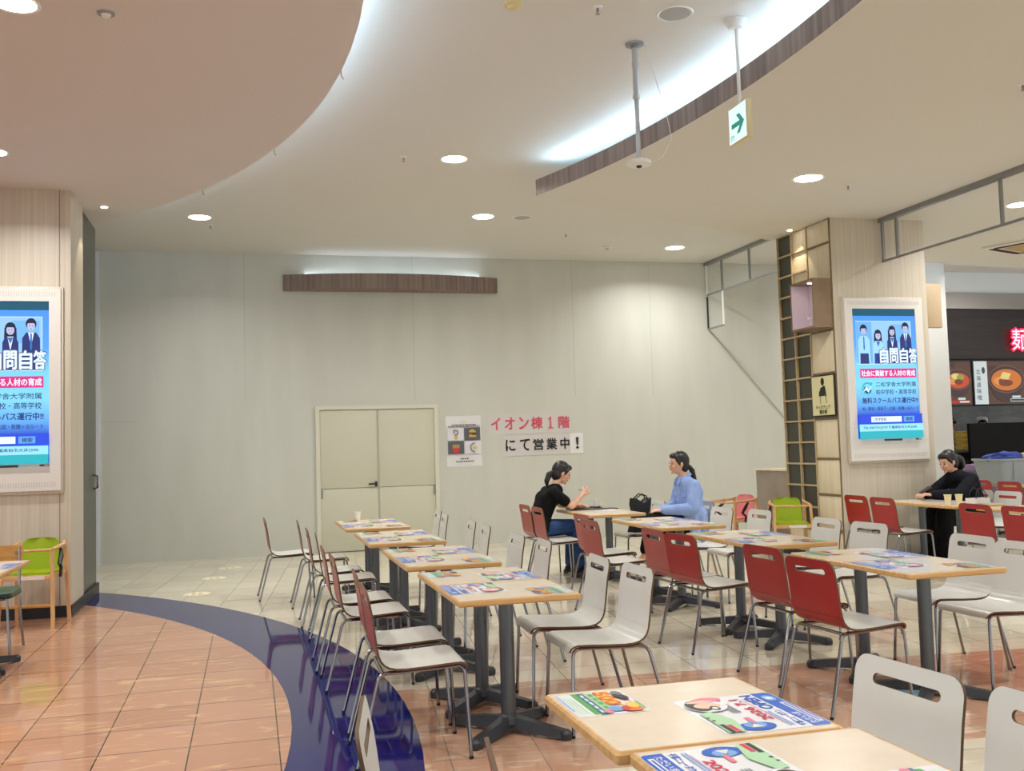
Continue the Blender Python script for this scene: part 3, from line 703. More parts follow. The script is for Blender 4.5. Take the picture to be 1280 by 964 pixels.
def make_display(label, loc):
    d = thing('digital_display', label, 'display', loc, 0, 'pillar advertising displays')
    W, H = 1.04, 1.88
    b = MB(); b.box(-W / 2 - .02, W / 2 + .02, -.03, 0, -.03, H + .02, bev=.006); b.build('outer_frame', M_PIL, d)
    b = MB(); x0, x1, z0, z1 = -W / 2, W / 2, 0, H; sx0, sx1, sz0, sz1 = -.42, .42, .25, 1.76
    b.box(x0, sx0, -.05, -.031, z0, z1); b.box(sx1, x1, -.05, -.031, z0, z1); b.box(sx0, sx1, -.05, -.031, z0, sz0); b.box(sx0, sx1, -.05, -.031, sz1, z1)
    b.build('bezel', M_WFRAME, d)
    for z in (.035, H - .075):
        g = MB()
        for k in range(44): x = -.47 + .94 * k / 43; g.box(x - .004, x + .004, -.0515, -.05, z, z + .045)
        g.build('speaker_grille', mat('grille_grey', (204, 201, 194), .5), d)
    g = MB(); g.box(-.08, .16, -.052, -.05, .222, .243); g.build('nameplate', mat('plate_dark', (70, 66, 60), .4), d)
    g = MB(); g.box(.34, .42, -.052, -.05, .226, .243); g.box(.38, .415, -.0525, -.052, .23, .239, 1); g.build('sticker', [mat('plate_dark', (70, 66, 60), .4), M_PAPER], d)
    w, h = .84, 1.51
    c = Canvas(lambda u, v, q: (u, -q, v), .0006)
    X = lambda f: -w / 2 + w * f
    Y = lambda f: h / 2 - h * f
    def R(a, y0, e, y1, m): c.rect(X(a), Y(y1), X(e), Y(y0), m)
    c.rect(-w / 2, -h / 2, w / 2, h / 2, screen_gradient())
    R(0, 0, 1, .055, E_TEAL0)
    R(.05, .095, .93, .43, E_W); R(.055, .098, .925, .427, E_PALE); R(.05, .10, .30, .42, em('screen_wall', (110, 176, 250))); R(.62, .12, .9, .26, em('screen_wall2', (120, 184, 250)))
    def stu(x, y, tall, girl, jacket):
        top = E_SUIT if jacket else E_SHIRT; hw = .095 if not girl else .085
        P = lambda q: [(X(a), Y(b_)) for a, b_ in q]
        if girl: c.poly(P([(x - .06, y + .02), (x - .065, y + .10), (x + .065, y + .10), (x + .06, y + .02)]), E_HAIRS)
        c.poly(P([(x - hw, .425), (x - hw * .95, y + .11), (x - .05, y + .075), (x + .05, y + .075), (x + hw * .95, y + .11), (x + hw, .425)]), top)
        c.poly(P([(x - .07, .425), (x - .065, .345), (x + .065, .345), (x + .07, .425)]), E_PLAID if girl else E_SUIT)
        if jacket: c.poly(P([(x - .03, y + .075), (x + .03, y + .075), (x, y + .16)]), E_W)
        if not girl: c.poly(P([(x - .008, y + .08), (x + .008, y + .08), (x + .012, y + .17), (x, y + .19), (x - .012, y + .17)]), E_TIE)
        else: c.poly(P([(x - .03, y + .08), (x + .03, y + .08), (x, y + .12)]), E_TIE)
        c.ell(X(x), Y(y + .022), .046, .054, E_HAIRS); c.ell(X(x), Y(y + .036), .034, .043, E_SKIN); c.poly(P([(x - .045, y + .018), (x - .03, y - .008), (x + .03, y - .008), (x + .045, y + .018)]), E_HAIRS)
        for s in (-1, 1): c.ell(X(x + s * .016), Y(y + .035), .005, .004, E_HAIRS, 8)
        c.ell(X(x), Y(y + .053), .009, .004, E_TIE, 8)
    stu(.17, .135, 1, False, False); stu(.39, .175, 1, True, False); stu(.61, .145, 1, True, True); stu(.82, .12, 1, False, True)
    for ch, x in zip('自問自答', (.39, .545, .70, .845)):
        c.text(ch, X(x), Y(.425), X(x + .135), Y(.305), E_OUT, .05); c.text(ch, X(x + .006), Y(.422), X(x + .129), Y(.309), E_W, .03)
    R(.06, .465, .95, .535, E_MAG); c.text('社会に貢献する人材の育成', X(.08), Y(.523), X(.93), Y(.478), E_W, .035)
    c.ring(X(.16), Y(.615), .052, .070, E_TEAL, .3, 5.6); c.ring(X(.165), Y(.62), .030, .050, E_NAVY, 2.4, 6.0); c.poly([(X(.09), Y(.645)), (X(.14), Y(.60)), (X(.175), Y(.63)), (X(.24), Y(.585)), (X(.175), Y(.65)), (X(.14), Y(.625))], E_W); c.ell(X(.225), Y(.578), .012, .012, E_TEAL)
    c.text('二松学舎大学附属', X(.29), Y(.605), X(.93), Y(.567), E_NAVY, .012); c.text('柏中学校・高等学校', X(.29), Y(.665), X(.93), Y(.625), E_NAVY, .012)
    c.text('無料スクールバス運行中!!', X(.07), Y(.732), X(.95), Y(.688), E_SUIT, .035)
    c.text('柏・新柏・我孫子・北総・新鎌ヶ谷ルート', X(.06), Y(.787), X(.95), Y(.757), E_SUIT, .015)
    R(0, .815, 1, .89, E_ROYAL); R(.19, .832, .67, .875, E_W); c.text('二松学舎柏', X(.21), Y(.867), X(.42), Y(.841), E_NAVY, .01); R(.70, .832, .87, .875, E_BTN); c.text('検索', X(.735), Y(.868), X(.84), Y(.84), E_NAVY, .02)
    R(0, .89, 1, .943, E_CY); c.text('TEL.04(7191)5179 千葉県柏市大井2590', X(.06), Y(.929), X(.90), Y(.905), E_NAVY, .02)
    R(0, .943, 1, 1, E_TEAL)
    s = c.build('screen', d); s.location = (0, -.034, 1.005)
    return d
d1 = make_display('tall white digital display on the right pillar, showing four students', (7.16, 10.05, 1.17))
dup(d1, 'tall white digital display on the left pillar, cut by the picture edge', (-2.22, 10.03, 1.17))
# small double-sided side sign on the right pillar
o = thing('side_sign', 'blank tan box sign projecting from the side of the right pillar', 'sign', (7.79, 10.12, 2.72))
b = MB(); b.box(.02, .235, -.03, .03, 0, .53, bev=.008); b.build('panel', mat('sign_tan', (186, 164, 132), .5), o)
b = MB(); b.box(0, .021, -.015, .015, .08, .12); b.box(0, .021, -.015, .015, .41, .45); b.build('bracket', M_GREY, o)

# ------------------------------------------------------------------ glass smoke barriers
def barrier(label, y0, y1, zt, zb, posts, deep=None):
    t = thing('smoke_barrier', label, 'glass barrier', (7.2, (y0 + y1) / 2, zb)); cy = (y0 + y1) / 2
    def sh(b_): b_.v = [(x - 7.2, y - cy, z - zb) for x, y, z in b_.v]; return b_
    b = MB(); b.box(7.165, 7.235, y0, y1, zt - .05, zt); sh(b).build('top_rail', M_GREY, t)
    b = MB(); b.box(7.188, 7.212, y0, y1, zb, zb + .024); sh(b).build('bottom_rail', M_GREY, t)
    b = MB(); b.box(7.197, 7.203, y0, y1, zb + .024, zt - .05); sh(b).build('glass_pane', M_GLASSB, t)
    for y in posts: b = MB(); b.box(7.185, 7.215, y - .014, y + .014, zb, zt - .05); sh(b).build('post', M_GREY, t)
    if deep:
        a, e, z = deep
        b = MB(); b.box(7.197, 7.203, a, e, z, zb - .0); sh(b).build('glass_pane', M_GLASSB, t)
        b = MB(); b.box(7.188, 7.212, a, e, z - .024, z); sh(b).build('bottom_rail', M_GREY, t)
        b = MB(); b.box(7.19, 7.21, a - .01, a + .01, z, zb); sh(b).build('post', M_WHITE, t)
        b = MB(); b.box(7.19, 7.21, e - .02, e, z, 3.78); sh(b).build('post', M_BLACK, t)
        b = MB(); b.box(7.185, 7.215, e - .02, e, 3.79, zt - .05); sh(b).build('post', M_WHITE, t)
barrier('hanging glass smoke barrier between the partition and the lattice pillar', 11.3, WY - .004, ZH, 3.80, (14.09, 13.2, 12.2), (14.09, WY - .005, 3.27))
barrier('hanging glass smoke barrier running from the display pillar over the right tables', 3.4, 10.03, ZL, 3.48, (10.0, 9.74, 8.1, 6.45, 4.8))

# ------------------------------------------------------------------ partition door, notices
t = thing('double_door', 'closed cream double door set in the white partition', 'door', (1.815, WY, 0))
M_DOOR = mat('door_paint', (210, 208, 188), .35); M_DOORF = mat('door_frame_paint', (220, 218, 200), .35)
b = MB(); b.box(-.90, -.84, -.05, 0, 0, 2.12); b.box(.84, .90, -.05, 0, 0, 2.12); b.box(-.8395, .8395, -.0495, 0, 2.06, 2.1195); b.build('door_frame', M_DOORF, t)
for s, a, e in ((-1, -.838, -.012), (1, .012, .838)):
    b = MB(); b.box(a, e, -.030, -.001, .92, 2.055, bev=.002); lf = b.build('door_leaf', M_DOOR, t)
    b = MB(); b.box(a, e, -.030, -.001, .01, .912, bev=.002); b.build('door_leaf', M_DOOR, t)
    b = MB(); b.box(e - .03 if s > 0 else a, e if s > 0 else a + .03, -.040, -.030, .78, .91); b.build('hinge', M_GREY, lf)
b = MB(); b.box(-.012, .012, -.034, -.001, .01, 2.055); b.build('meeting_stile', mat('stile', (176, 174, 156), .4), t)
b = MB(); b.box(-.06, -.02, -.036, -.030, .93, 1.0); b.tube([(-.04, -.036, .97), (-.04, -.075, .97), (-.155, -.075, .965)], .013, 8); b.build('handle', M_BLACK, t)
def on_wall(xc, zc, y=WY): return lambda u, v, w: (xc + u, y - .002 - w, zc + v)
M_PINKT = mat('notice_rose', (214, 84, 104), .6)
def local(u, v, w): return (u, -.002 - w, v)
c = Canvas(local); c.rect(-.655, -.155, .655, .155, M_PAPER2)
for ch, a, e in (('イ', -.60, -.46), ('オ', -.385, -.235), ('ン', -.16, -.01), ('棟', .03, .21), ('階', .47, .645)): c.text(ch, a, -.085, e, .095, M_PINKT, .03)
c.poly([(.330, -.085), (.350, -.085), (.350, .095), (.337, .095), (.305, .062), (.305, .045), (.330, .06)], M_PINKT); c.rect(.30, -.088, .38, -.072, M_PINKT)
o = c.build('paper_notice'); o.location = (4.14, WY, 1.80); o.rotation_euler = (0, -.006, 0); tag(o, 'paper notice with rose red lettering taped to the partition', 'notice')
c = Canvas(local); c.rect(-.64, -.155, .64, .155, M_PAPER2); c.rect(.43, -.15, .64, .165, M_PAPER)
for ch, a, e in (('に', -.60, -.455), ('て', -.375, -.225), ('営', -.165, -.005), ('業', .045, .21), ('中', .27, .41), ('！', .525, .56)): c.text(ch, a, -.075, e, .095, M_INK, .03)
o = c.build('paper_notice'); o.location = (4.36, WY - .002, 1.465); o.rotation_euler = (0, -.01, 0); tag(o, 'paper notice with black lettering taped to the partition below the rose one', 'notice')
c = Canvas(local); W, H = .54, .76; c.rect(-W / 2, -H / 2, W / 2, H / 2, M_PAPER)
M_YARCH = mat('arch_yellow', (216, 196, 120), .5); M_POSTG = mat('poster_slate', (92, 96, 102), .5); M_BUN = mat('bun_tan', (206, 170, 96), .5); M_PATTY = mat('patty_brown', (84, 52, 34), .5); M_TAUPE = mat('print_taupe', (150, 136, 140), .5); M_CHEESE = mat('print_cheese', (206, 190, 84), .5)
for s in (-1, 1): c.ring(.018 * s, .29, .012, .018, M_YARCH, 0, PI, 10); 
for x in (-.033, -.0, .033): c.rect(x - .003, .265, x + .003, .292, M_YARCH)
for z in (.245, .22):
    x = -.24 if z < .23 else -.18
    while x < (.24 if z < .23 else .18): w_ = random.uniform(.012, .03); c.rect(x, z - .007, x + w_, z + .007, M_INK); x += w_ + .01
for i, (a, z) in enumerate(((-.25, .01), (.005, .01), (-.25, -.19), (.005, -.19))): c.rect(a, z, a + .245, z + .19, M_POSTG if i in (1, 2) else mat("poster_white", (226, 224, 232), .5))
c.ring(-.125, .13, .020, .045, M_TAUPE, -2.2, 2.2, 12); c.rect(-.165, .115, -.14, .175, M_TAUPE); c.rect(-.15, .03, -.10, .085, M_CHEESE)
c.ell(.13, .125, .055, .05, M_BUN, 16, None, 0, PI); c.rect(.07, .10, .19, .125, M_PATTY); c.poly([(.07, .10), (.10, .085), (.13, .10), (.19, .10)], M_CHEESE); c.rect(.075, .055, .185, .085, M_BUN)
c.poly([(-.185, -.10), (-.07, -.10), (-.09, -.175), (-.165, -.175)], C_REDB); 
for k in range(6): c.rect(-.18 + .018 * k, -.10, -.168 + .018 * k, -.045 - .008 * (k % 2), M_BUN)
c.ring(.16, -.10, .055, .075, M_TAUPE, PI / 2, 1.5 * PI, 14); c.rect(.12, -.12, .19, -.085, M_YARCH)
for z, a, e in ((-.265, -.07, .06), (-.305, -.14, .14)):
    x = a
    while x < e: w_ = random.uniform(.012, .03); c.rect(x, z - .008, x + w_, z + .008, M_INK); x += w_ + .008
o = c.build('poster'); o.location = (3.11, WY, 1.555); o.rotation_euler = (0, -.01, 0); tag(o, 'white poster with four food pictures taped beside the double door', 'poster')

# ------------------------------------------------------------------ ceiling fittings
def downlight(x, y, z, r, label, on=1.0):
    t = thing('downlight', label, 'ceiling light', (x, y, z), 0, 'round recessed downlights')
    b = MB(); n = 28; V = []; F = []
    for rr, zz in ((r * 1.0, -.001), (r * 1.16, -.004), (r * 1.2, -.0005)):
        for k in range(n): V.append((rr * math.cos(2 * PI * k / n), rr * math.sin(2 * PI * k / n), zz))
    for j in range(2):
        for k in range(n): F.append((j * n + k, j * n + (k + 1) % n, (j + 1) * n + (k + 1) % n, (j + 1) * n + k))
    b.add(V, F); b.build('trim_ring', M_WHITE, t)
    b = MB(); b.lathe([(r, -.001), (r, -.0004)], n=28); b.build('lens', M_LAMP, t)
    l = bpy.data.lights.new('lamp', 'AREA'); l.shape = 'DISK'; l.size = r * 1.8; l.energy = LAMP_W * on; l.color = LAMP_RGB; l.spread = math.radians(150)
    lo = link('lamp_beam', l, t); lo.location = (0, 0, -.02)
    return t
downlight(-1.24, 5.91, ZL, .112, 'bright downlight in the top left corner of the round ceiling disc')
downlight(-2.02, 8.86, ZL, .10, 'downlight in the round ceiling disc above the left display, cut by the picture edge')
downlight(5.34, 8.54, ZL, .135, 'downlight in the curved right soffit, right of the exit sign')
downlight(8.40, 9.18, ZL, .125, 'downlight beyond the glass barrier, at the right picture edge')
downlight(-.56, 12.46, ZH, .125, 'downlight in the high ceiling nearest the left pillar')
downlight(2.01, 9.58, ZH, .122, 'largest downlight in the middle of the high ceiling')
downlight(2.86, 11.96, ZH, .130, 'downlight in the high ceiling, above the brown bulkhead')
downlight(6.16, 13.53, ZH, .135, 'downlight in the high ceiling nearest the partition and glass barrier')
for i, (x, y, z) in enumerate(((-1.2, 2.6, ZL), (2.0, 2.6, ZH), (5.2, 3.2, ZL), (8.6, 5.6, ZL), (-4.4, 5.9, ZL), (2.0, -1.0, ZH), (11.5, 8.5, ZL), (-4.4, 1.5, ZL), (5.2, 0.0, ZL), (9.9, 13.35, ZH), (12.0, 13.7, ZH))): downlight(x, y, z, .12, 'unseen round downlight added in the ceiling overhead for fill light')  # unseen lamps added to light the hall, the final pair for the shop column
def spotlight(x, y, z, label):
    t = thing('spotlight', label, 'ceiling light', (x, y, z))
    b = MB(); b.lathe([(.05, -.0005), (.048, -.006), (.036, -.008)], n=20); b.build('trim_ring', M_WHITE, t)
    b = MB(); b.lathe([(.03, -.012), (.03, -.0085)], n=16); b.build('lens', M_LAMP, t)
    l = bpy.data.lights.new('spot', 'SPOT'); l.energy = 13; l.spot_size = math.radians(70); l.color = (1, .86, .66); l.shadow_soft_size = .03
    lo = link('lamp_beam', l, t); lo.location = (0, 0, -.02); return t
spotlight(-1.40, 10.63, ZL, 'tiny spotlight in the disc beside the left pillar'); spotlight(6.41, 10.71, ZL, 'tiny spotlight washing the lattice pillar')
def sprinkler(x, y, z, label):
    t = thing('sprinkler', label, 'sprinkler', (x, y, z))
    b = MB(); b.lathe([(.035, -.0005), (.033, -.006), (.012, -.010)], n=14); b.build('collar', M_WHITE, t)
    b = MB(); b.lathe([(.010, -.010), (.010, -.03), (.004, -.04), (.016, -.046), (.016, -.049)], n=10); b.build('head', M_GREY, t)
for x, y, z, l in ((-.45, 12.84, ZH, 'sprinkler behind the downlight nearest the left pillar'), (1.5, 9.58, ZH, 'sprinkler left of the largest downlight'), (4.21, 12.77, ZH, 'sprinkler nearest the back of the high ceiling'), (5.89, 8.70, ZL, 'sprinkler beside the downlight in the right soffit'), (2.26, 6.03, ZH, 'sprinkler beside the round ceiling speaker'), (5.52, 5.93, ZL, 'sprinkler in the right soffit at the picture edge')): sprinkler(x, y, z, l)
t = thing('air_sensor', 'small round grey-rimmed sensor in the round ceiling disc', 'sensor', (-.77, 5.94, ZL)); b = MB(); b.lathe([(.05, -.0005), (.048, -.008), (.035, -.010)], n=18); b.build('rim', M_GREY, t); b = MB(); b.lathe([(.03, -.010), (.022, -.022)], n=14); b.build('cap', M_WHITE, t)
t = thing('smoke_detector', 'yellowed smoke detector at the top edge of the picture', 'detector', (1.69, 6.07, ZH)); b = MB(); b.lathe([(.062, -.0005), (.060, -.02), (.05, -.026)], n=20); b.build('base', mat('aged_ivory', (222, 204, 150), .5), t); b = MB(); b.lathe([(.035, -.026), (.033, -.045), (.02, -.05)], n=16); b.build('sensing_chamber', mat('aged_ivory', (222, 204, 150), .5), t)
t = thing('smoke_detector', 'small smoke detector in the high ceiling near the partition', 'detector', (5.09, 13.54, ZH)); b = MB(); b.lathe([(.06, -.0005), (.058, -.02), (.04, -.035)], n=18); b.build('base', M_WHITE, t); b = MB(); b.lathe([(.03, -.035), (.02, -.045)], n=14); b.build('sensing_chamber', M_GREY, t)
for x, y, z, r, l in ((2.81, 6.02, ZH, .118, 'round ceiling speaker with white rim, left of the exit sign mount'), (3.36, 11.94, ZH, .12, 'grey round ceiling speaker beside the downlight above the bulkhead')):
    t = thing('ceiling_speaker', l, 'speaker', (x, y, z)); b = MB(); n = 28; V, F = [], []
    for rr, zz in ((r * .9, -.004), (r, -.008), (r * 1.06, -.0005)):
        for k in range(n): V.append((rr * math.cos(2 * PI * k / n), rr * math.sin(2 * PI * k / n), zz))
    for j in range(2):
        for k in range(n): F.append((j * n + k, j * n + (k + 1) % n, (j + 1) * n + (k + 1) % n, (j + 1) * n + k))
    b.add(V, F); b.build('rim', M_WHITE, t); b = MB(); b.lathe([(r * .9, -.004), (r * .9, -.0005)], n=28); b.build('grille', mat('speaker_mesh', (176, 178, 174), .7), t)
# ceiling camera on its pole
t = thing('pole_camera', 'white dome camera on a long ceiling pole', 'camera', (2.73, 6.55, 3.44))
dz = ZH - 3.44
b = MB(); b.lathe([(.07, dz - .0005), (.068, dz - .012), (.03, dz - .018), (.03, dz - .035)], n=20); b.build('ceiling_plate', M_GREY, t)
b = MB(); b.lathe([(.022, .50), (.022, dz - .03)], n=14); b.lathe([(.016, .045), (.016, .51)], n=14); b.lathe([(.026, .49), (.026, .52)], n=14); b.lathe([(.026, dz - .17), (.026, dz - .14)], n=14); b.build('pole', mat('pole_silver', (196, 198, 200), .3, .5), t)
b = MB(); b.lathe([(.02, .055), (.06, .045), (.088, .030), (.088, .008), (.07, 0)], n=24); b.build('housing', M_WHITE, t)
b = MB(); b.lathe([(.018, -.012), (.02, 0.0)], n=14); b.build('lens', M_BLACK, t)
b = MB(); b.tube([(.08, 0, dz - .002), (.12, -.02, dz * .8), (.20, -.05, dz * .45), (.24, -.05, dz * .22), (.17, -.03, .06), (.06, 0, .02)], .0025, 5); b.build('cable', M_WHITE, t)
# exit sign
t = thing('exit_sign', 'lit green arrow exit sign hanging on a ceiling pole', 'sign', (3.275, 6.04, 3.485))
dz = ZH - 3.485
b = MB(); b.lathe([(.075, dz - .0005), (.075, dz - .02), (.05, dz - .06), (.022, dz - .065)], n=22); b.build('ceiling_cup', M_WHITE, t)
b = MB(); b.lathe([(.0125, .26), (.0125, dz - .06)], n=12); b.build('pole', M_WHITE, t)
b = MB(); b.box(-.022, .022, -.13, .13, 0, .262, bev=.004); b.build('housing', mat('sign_ivory', (228, 214, 170), .45), t)
E_SGN = mat('exit_white', (214, 246, 244), .4, emit=.75); E_GRN = mat('exit_green', (0, 128, 108), .4, emit=.75)
c = Canvas(on_x(-.0225, 0, .131), .0006); c.rect(-.122, -.122, .122, .122, E_SGN)
c.poly([(-.085, .012), (.03, .012), (-.015, .062), (.03, .062), (.095, -.005), (.03, -.072), (-.015, -.072), (.03, -.022), (-.085, -.022)], E_GRN)
for a, e in ((-.10, -.062), (-.055, -.05)): c.rect(a, -.108, a + .006, -.07, E_GRN)
c.rect(-.10, -.076, -.05, -.07, E_GRN); c.rect(-.088, -.10, -.062, -.096, E_GRN); c.rect(-.088, -.088, -.062, -.084, E_GRN)
c.build('sign_face', t)
# air conditioner cassette
t = thing('air_conditioner', 'ceiling air conditioner cassette beside the noodle shop', 'air conditioner', (10.35, 11.15, ZL), 0.35)
b = MB(); b.box(-.45, .45, -.45, .45, -.03, -.0005, bev=.008); b.build('panel', M_WHITE, t)
b = MB(); b.box(-.26, .26, -.26, .26, -.036, -.03); b.build('intake_grille', mat('intake_tan', (190, 164, 110), .6), t)
for x0, x1, y0, y1 in ((-.36, .36, -.40, -.31), (-.36, .36, .31, .40), (-.40, -.31, -.30, .30), (.31, .40, -.30, .30)): b = MB(); b.box(x0, x1, y0, y1, -.034, -.03); b.build('outlet_slot', M_BLACK, t)
# little hooks on the disc's rim
for i, a in enumerate((.10, .33, .52)):
    b = MB(); x, y = CEN[0] + (R_DISC + .004) * math.cos(a), CEN[1] + (R_DISC + .004) * math.sin(a); b.tube([(x, y, ZL + .03), (x, y, ZL - .02), (x + .015, y, ZL - .045)], .004, 6); o = b.build('ceiling_hook', M_GREY); tag(o, 'thin metal hook on the rim of the round ceiling disc', 'hook', 'hooks on the disc rim')
# footprint stickers on the floor
for i, (x, y, l) in enumerate(((-.27, 13.38, 'farthest'), (-.43, 12.36, 'middle'), (-.56, 11.06, 'nearest'))):
    c = Canvas(flat, .0002); c.ell(0, 0, .14, .14, mat('sticker_cream', (244, 236, 208), .4), 28)
    for s in (-1, 1): c.ell(s * .035, -.02, .022, .06, mat('sticker_tan', (206, 188, 150), .5)); c.ell(s * .035, .06, .022, .02, mat('sticker_tan', (206, 188, 150), .5))
    o = c.build('floor_sticker'); o.location = (x, y, .0006); tag(o, 'round footprint sticker on the cream floor, %s of the three from the camera' % l, 'sticker')
# handle on the dark pillar panel
b = MB(); b.tube([(-1.64, 11.55, 1.12), (-1.60, 11.55, 1.14), (-1.60, 11.55, 1.26), (-1.64, 11.55, 1.28)], .012, 8); o = b.build('pull_handle', M_CHROME); tag(o, 'small metal pull handle on the dark side of the left pillar', 'handle')

# ------------------------------------------------------------------ things on the tables
M_CUP = mat('paper_cup', (236, 232, 222), .5); M_CUPY = mat('cream_cup', (236, 222, 176), .45); M_CERAM = mat('glazed_white', (236, 234, 226), .2); M_TRAY = mat('tray_black', (30, 28, 28), .3); M_SAUCER = mat('saucer_dark', (44, 46, 48), .3)
def cup(x, y, z, r0, r1, h, m, label, cat='cup', group=None, name='paper_cup'):
    b = MB(); b.lathe([(r0, 0), (r1, h), (r1 + .003, h + .001), (r1 + .003, h - .004), (r1 - .003, h - .003), (r0 - .003, .006)], n=20)
    o = b.build(name, m); o.location = (x, y, z); return tag(o, label, cat, group)
cup(1.08, 10.58, TZ + .001, .026, .036, .092, M_CUP, 'white paper cup standing on the table in front of the double door')
cup(6.99, 8.86, TZ + .001, .027, .037, .10, M_CUPY, 'pale yellow cup on the phone reader\'s table, nearer her hands'); cup(7.11, 8.84, TZ + .001, .027, .037, .10, M_CUPY, 'pale yellow cup on the phone reader\'s table, beside the white bag')
t = thing('serving_tray', 'dark serving tray before the woman in the black shirt', 'tray', (3.66, 10.70, TZ + .0005))
b = MB(); b.prism(round_rect(-.20, .17, -.14, .14, .03, 4), 0, .006); b.build('tray_base', M_TRAY, t)
b = MB(); P = round_rect(-.20, .17, -.14, .14, .03, 4); b.tube([(x, y, .012) for x, y in P + P[:1]], .006, 6); b.build('rim', M_TRAY, t)
t = thing('plate', 'plate of brown food on the dark serving tray', 'plate', (3.58, 10.70, TZ + .007)); b = MB(); b.lathe([(.05, 0), (.10, .016), (.104, .018), (.05, .006)], n=24); b.build('dish', M_CERAM, t)
b = MB(); b.ball((0, 0, .022), (.07, .06, .022)); b.ball((.03, .02, .03), (.03, .03, .018)); b.ball((-.03, -.02, .03), (.035, .03, .016)); o = b.build('fried_food', streak('fried_brown', (96, 60, 34), (150, 100, 56), (60, 60, 60), .6)); o.location = (3.58, 10.70, TZ + .007); tag(o, 'brown fried food heaped on the plate', 'food')
b = MB(); b.lathe([(.03, 0), (.068, .010), (.07, .012), (.03, .005)], n=22); o = b.build('saucer', M_SAUCER); o.location = (3.80, 10.76, TZ + .013); tag(o, 'dark saucer under the white cup on the tray', 'saucer')
t = thing('mug', 'white coffee mug standing on the dark saucer', 'cup', (3.80, 10.76, TZ + .019)); b = MB(); b.lathe([(.034, 0), (.036, .08), (.033, .08), (.031, .01)], n=20); b.build('bowl', M_CERAM, t); b = MB(); b.tube([(.035, 0, .065), (.058, 0, .062), (.062, 0, .04), (.05, 0, .02), (.035, 0, .018)], .005, 6); b.build('handle', M_CERAM, t)
b = MB(); b.box(-.10, .10, -.07, .07, 0, .004); o = b.build('paper_sheet', M_PAPER); o.location = (3.82, 10.38, TZ + .0005); o.rotation_euler = (0, 0, .2); tag(o, 'white paper sheet lying on the two women\'s table', 'paper')
b = MB(); b.box(-.11, .11, -.075, .075, 0, .012, bev=.003); o = b.build('notebook', mat('navy_cover', (44, 46, 60), .5)); o.location = (3.86, 10.56, TZ + .0005); tag(o, 'dark flat notebook lying on the table of the two women', 'notebook')
t = thing('handbag', 'slouched black handbag on the chair beyond the woman in blue', 'bag', (4.24, 10.50, .453))
M_BAG = streak('bag_black', (18, 18, 20), (30, 30, 33), (30, 30, 30), .5)
b = MB(); bm = bmesh.new(); bmesh.ops.create_cube(bm, size=1); bmesh.ops.subdivide_edges(bm, edges=bm.edges[:], cuts=4, use_grid_fill=True)
for v in bm.verts:
    x, y, z = v.co; k = 1 - .30 * (z + .5); bul = 1 + .25 * (1 - (2 * z) ** 2) * (1 - (2 * x) ** 2)
    v.co = Vector((x * .26 * k + .02 * math.sin(7 * z + 4 * y), y * .11 * bul, (z + .5) * (.35 - .03 * math.cos(6 * x))))
b.bm(bm); b.build('bag_body', M_BAG, t)
for s in (-1, 1): b = MB(); b.tube([(-.07, s * .03, .31), (-.06, s * .035, .38), (0, s * .045, .425), (.06, s * .035, .40), (.08, s * .03, .31)], .008, 8); b.build('handle', M_BAG, t)
t = thing('paper_bag', 'small white paper bag with black rope handles at the phone reader\'s table', 'bag', (7.33, 8.83, TZ + .001))
b = MB(); V = [(x, y, z) for z in (0, .055) for x, y in ((-.11, -.05), (.11, -.05), (.11, .05), (-.11, .05))]; b.add(V, [(3, 2, 1, 0), (0, 1, 5, 4), (1, 2, 6, 5), (2, 3, 7, 6), (3, 0, 4, 7)]); b.build('bag_body', M_PAPER, t)
for s in (-1, 1): b = MB(); b.tube([(-.06, s * .05, .05), (-.055, s * .05, .11), (-.02, s * .05, .155), (.02, s * .05, .155), (.055, s * .05, .11), (.06, s * .05, .05)], .0045, 6); b.build('handle', M_BLACK, t)

# ------------------------------------------------------------------ noodle shop
M_SHOPB = streak('shop_dark_wood', (34, 26, 26), (46, 36, 35), (1.2, 1.2, 14), .45)
b = MB(); b.box(11.0, 19, 15.0, 15.12, 2.78, 3.68); struct('wall_shop_header', b, M_SHOPB)
b = MB(); b.box(11.0, 19, 14.96, 15.2, 3.68, 3.97); struct('trim_5', b, mat('shop_grey_band', (158, 152, 146), .5))
b = MB(); b.box(11.0, 19, 15.0, 15.2, 3.97, ZH); struct('wall_shop_top', b, mat('white_wall', (222, 222, 218), .5))
b = MB(); b.box(11.0, 19, 15.12, 18.2, 2.78, 2.88); struct('ceiling_kitchen', b, mat('kitchen_ceiling', (60, 58, 56), .7))
b = MB(); b.box(11.0, 19, 18.0, 18.1, 0, 2.8); struct('wall_kitchen', b, streak('kitchen_steel', (84, 86, 86), (120, 122, 120), (2, 2, 5), .35))
b = MB(); b.box(11.26, 12.46, 14.95, 15.1, 0, 1.12); o = b.build('service_counter', mat('counter_front', (54, 48, 46), .5)); tag(o, 'dark service counter at the corner of the noodle shop', 'counter'); k = MB(); k.box(11.24, 12.48, 14.9, 15.35, 1.12, 1.16); k.build('countertop', mat('steel_top', (150, 150, 148), .3, .7), o)
b = MB(); b.box(12.0, 16, 14.55, 14.62, 0, 1.62, bev=.004); o = b.build('counter_screen', mat('screen_black', (9, 9, 10), .6, spec=.2)); tag(o, 'black screen panel standing before the noodle shop kitchen', 'screen'); k = MB(); k.box(11.99, 16.01, 14.54, 14.63, 0.0, .08); k.build('base_rail', M_DARKP, o)
K = .5
def em2(n, rgb): return mat(n, rgb, .3, emit=K)
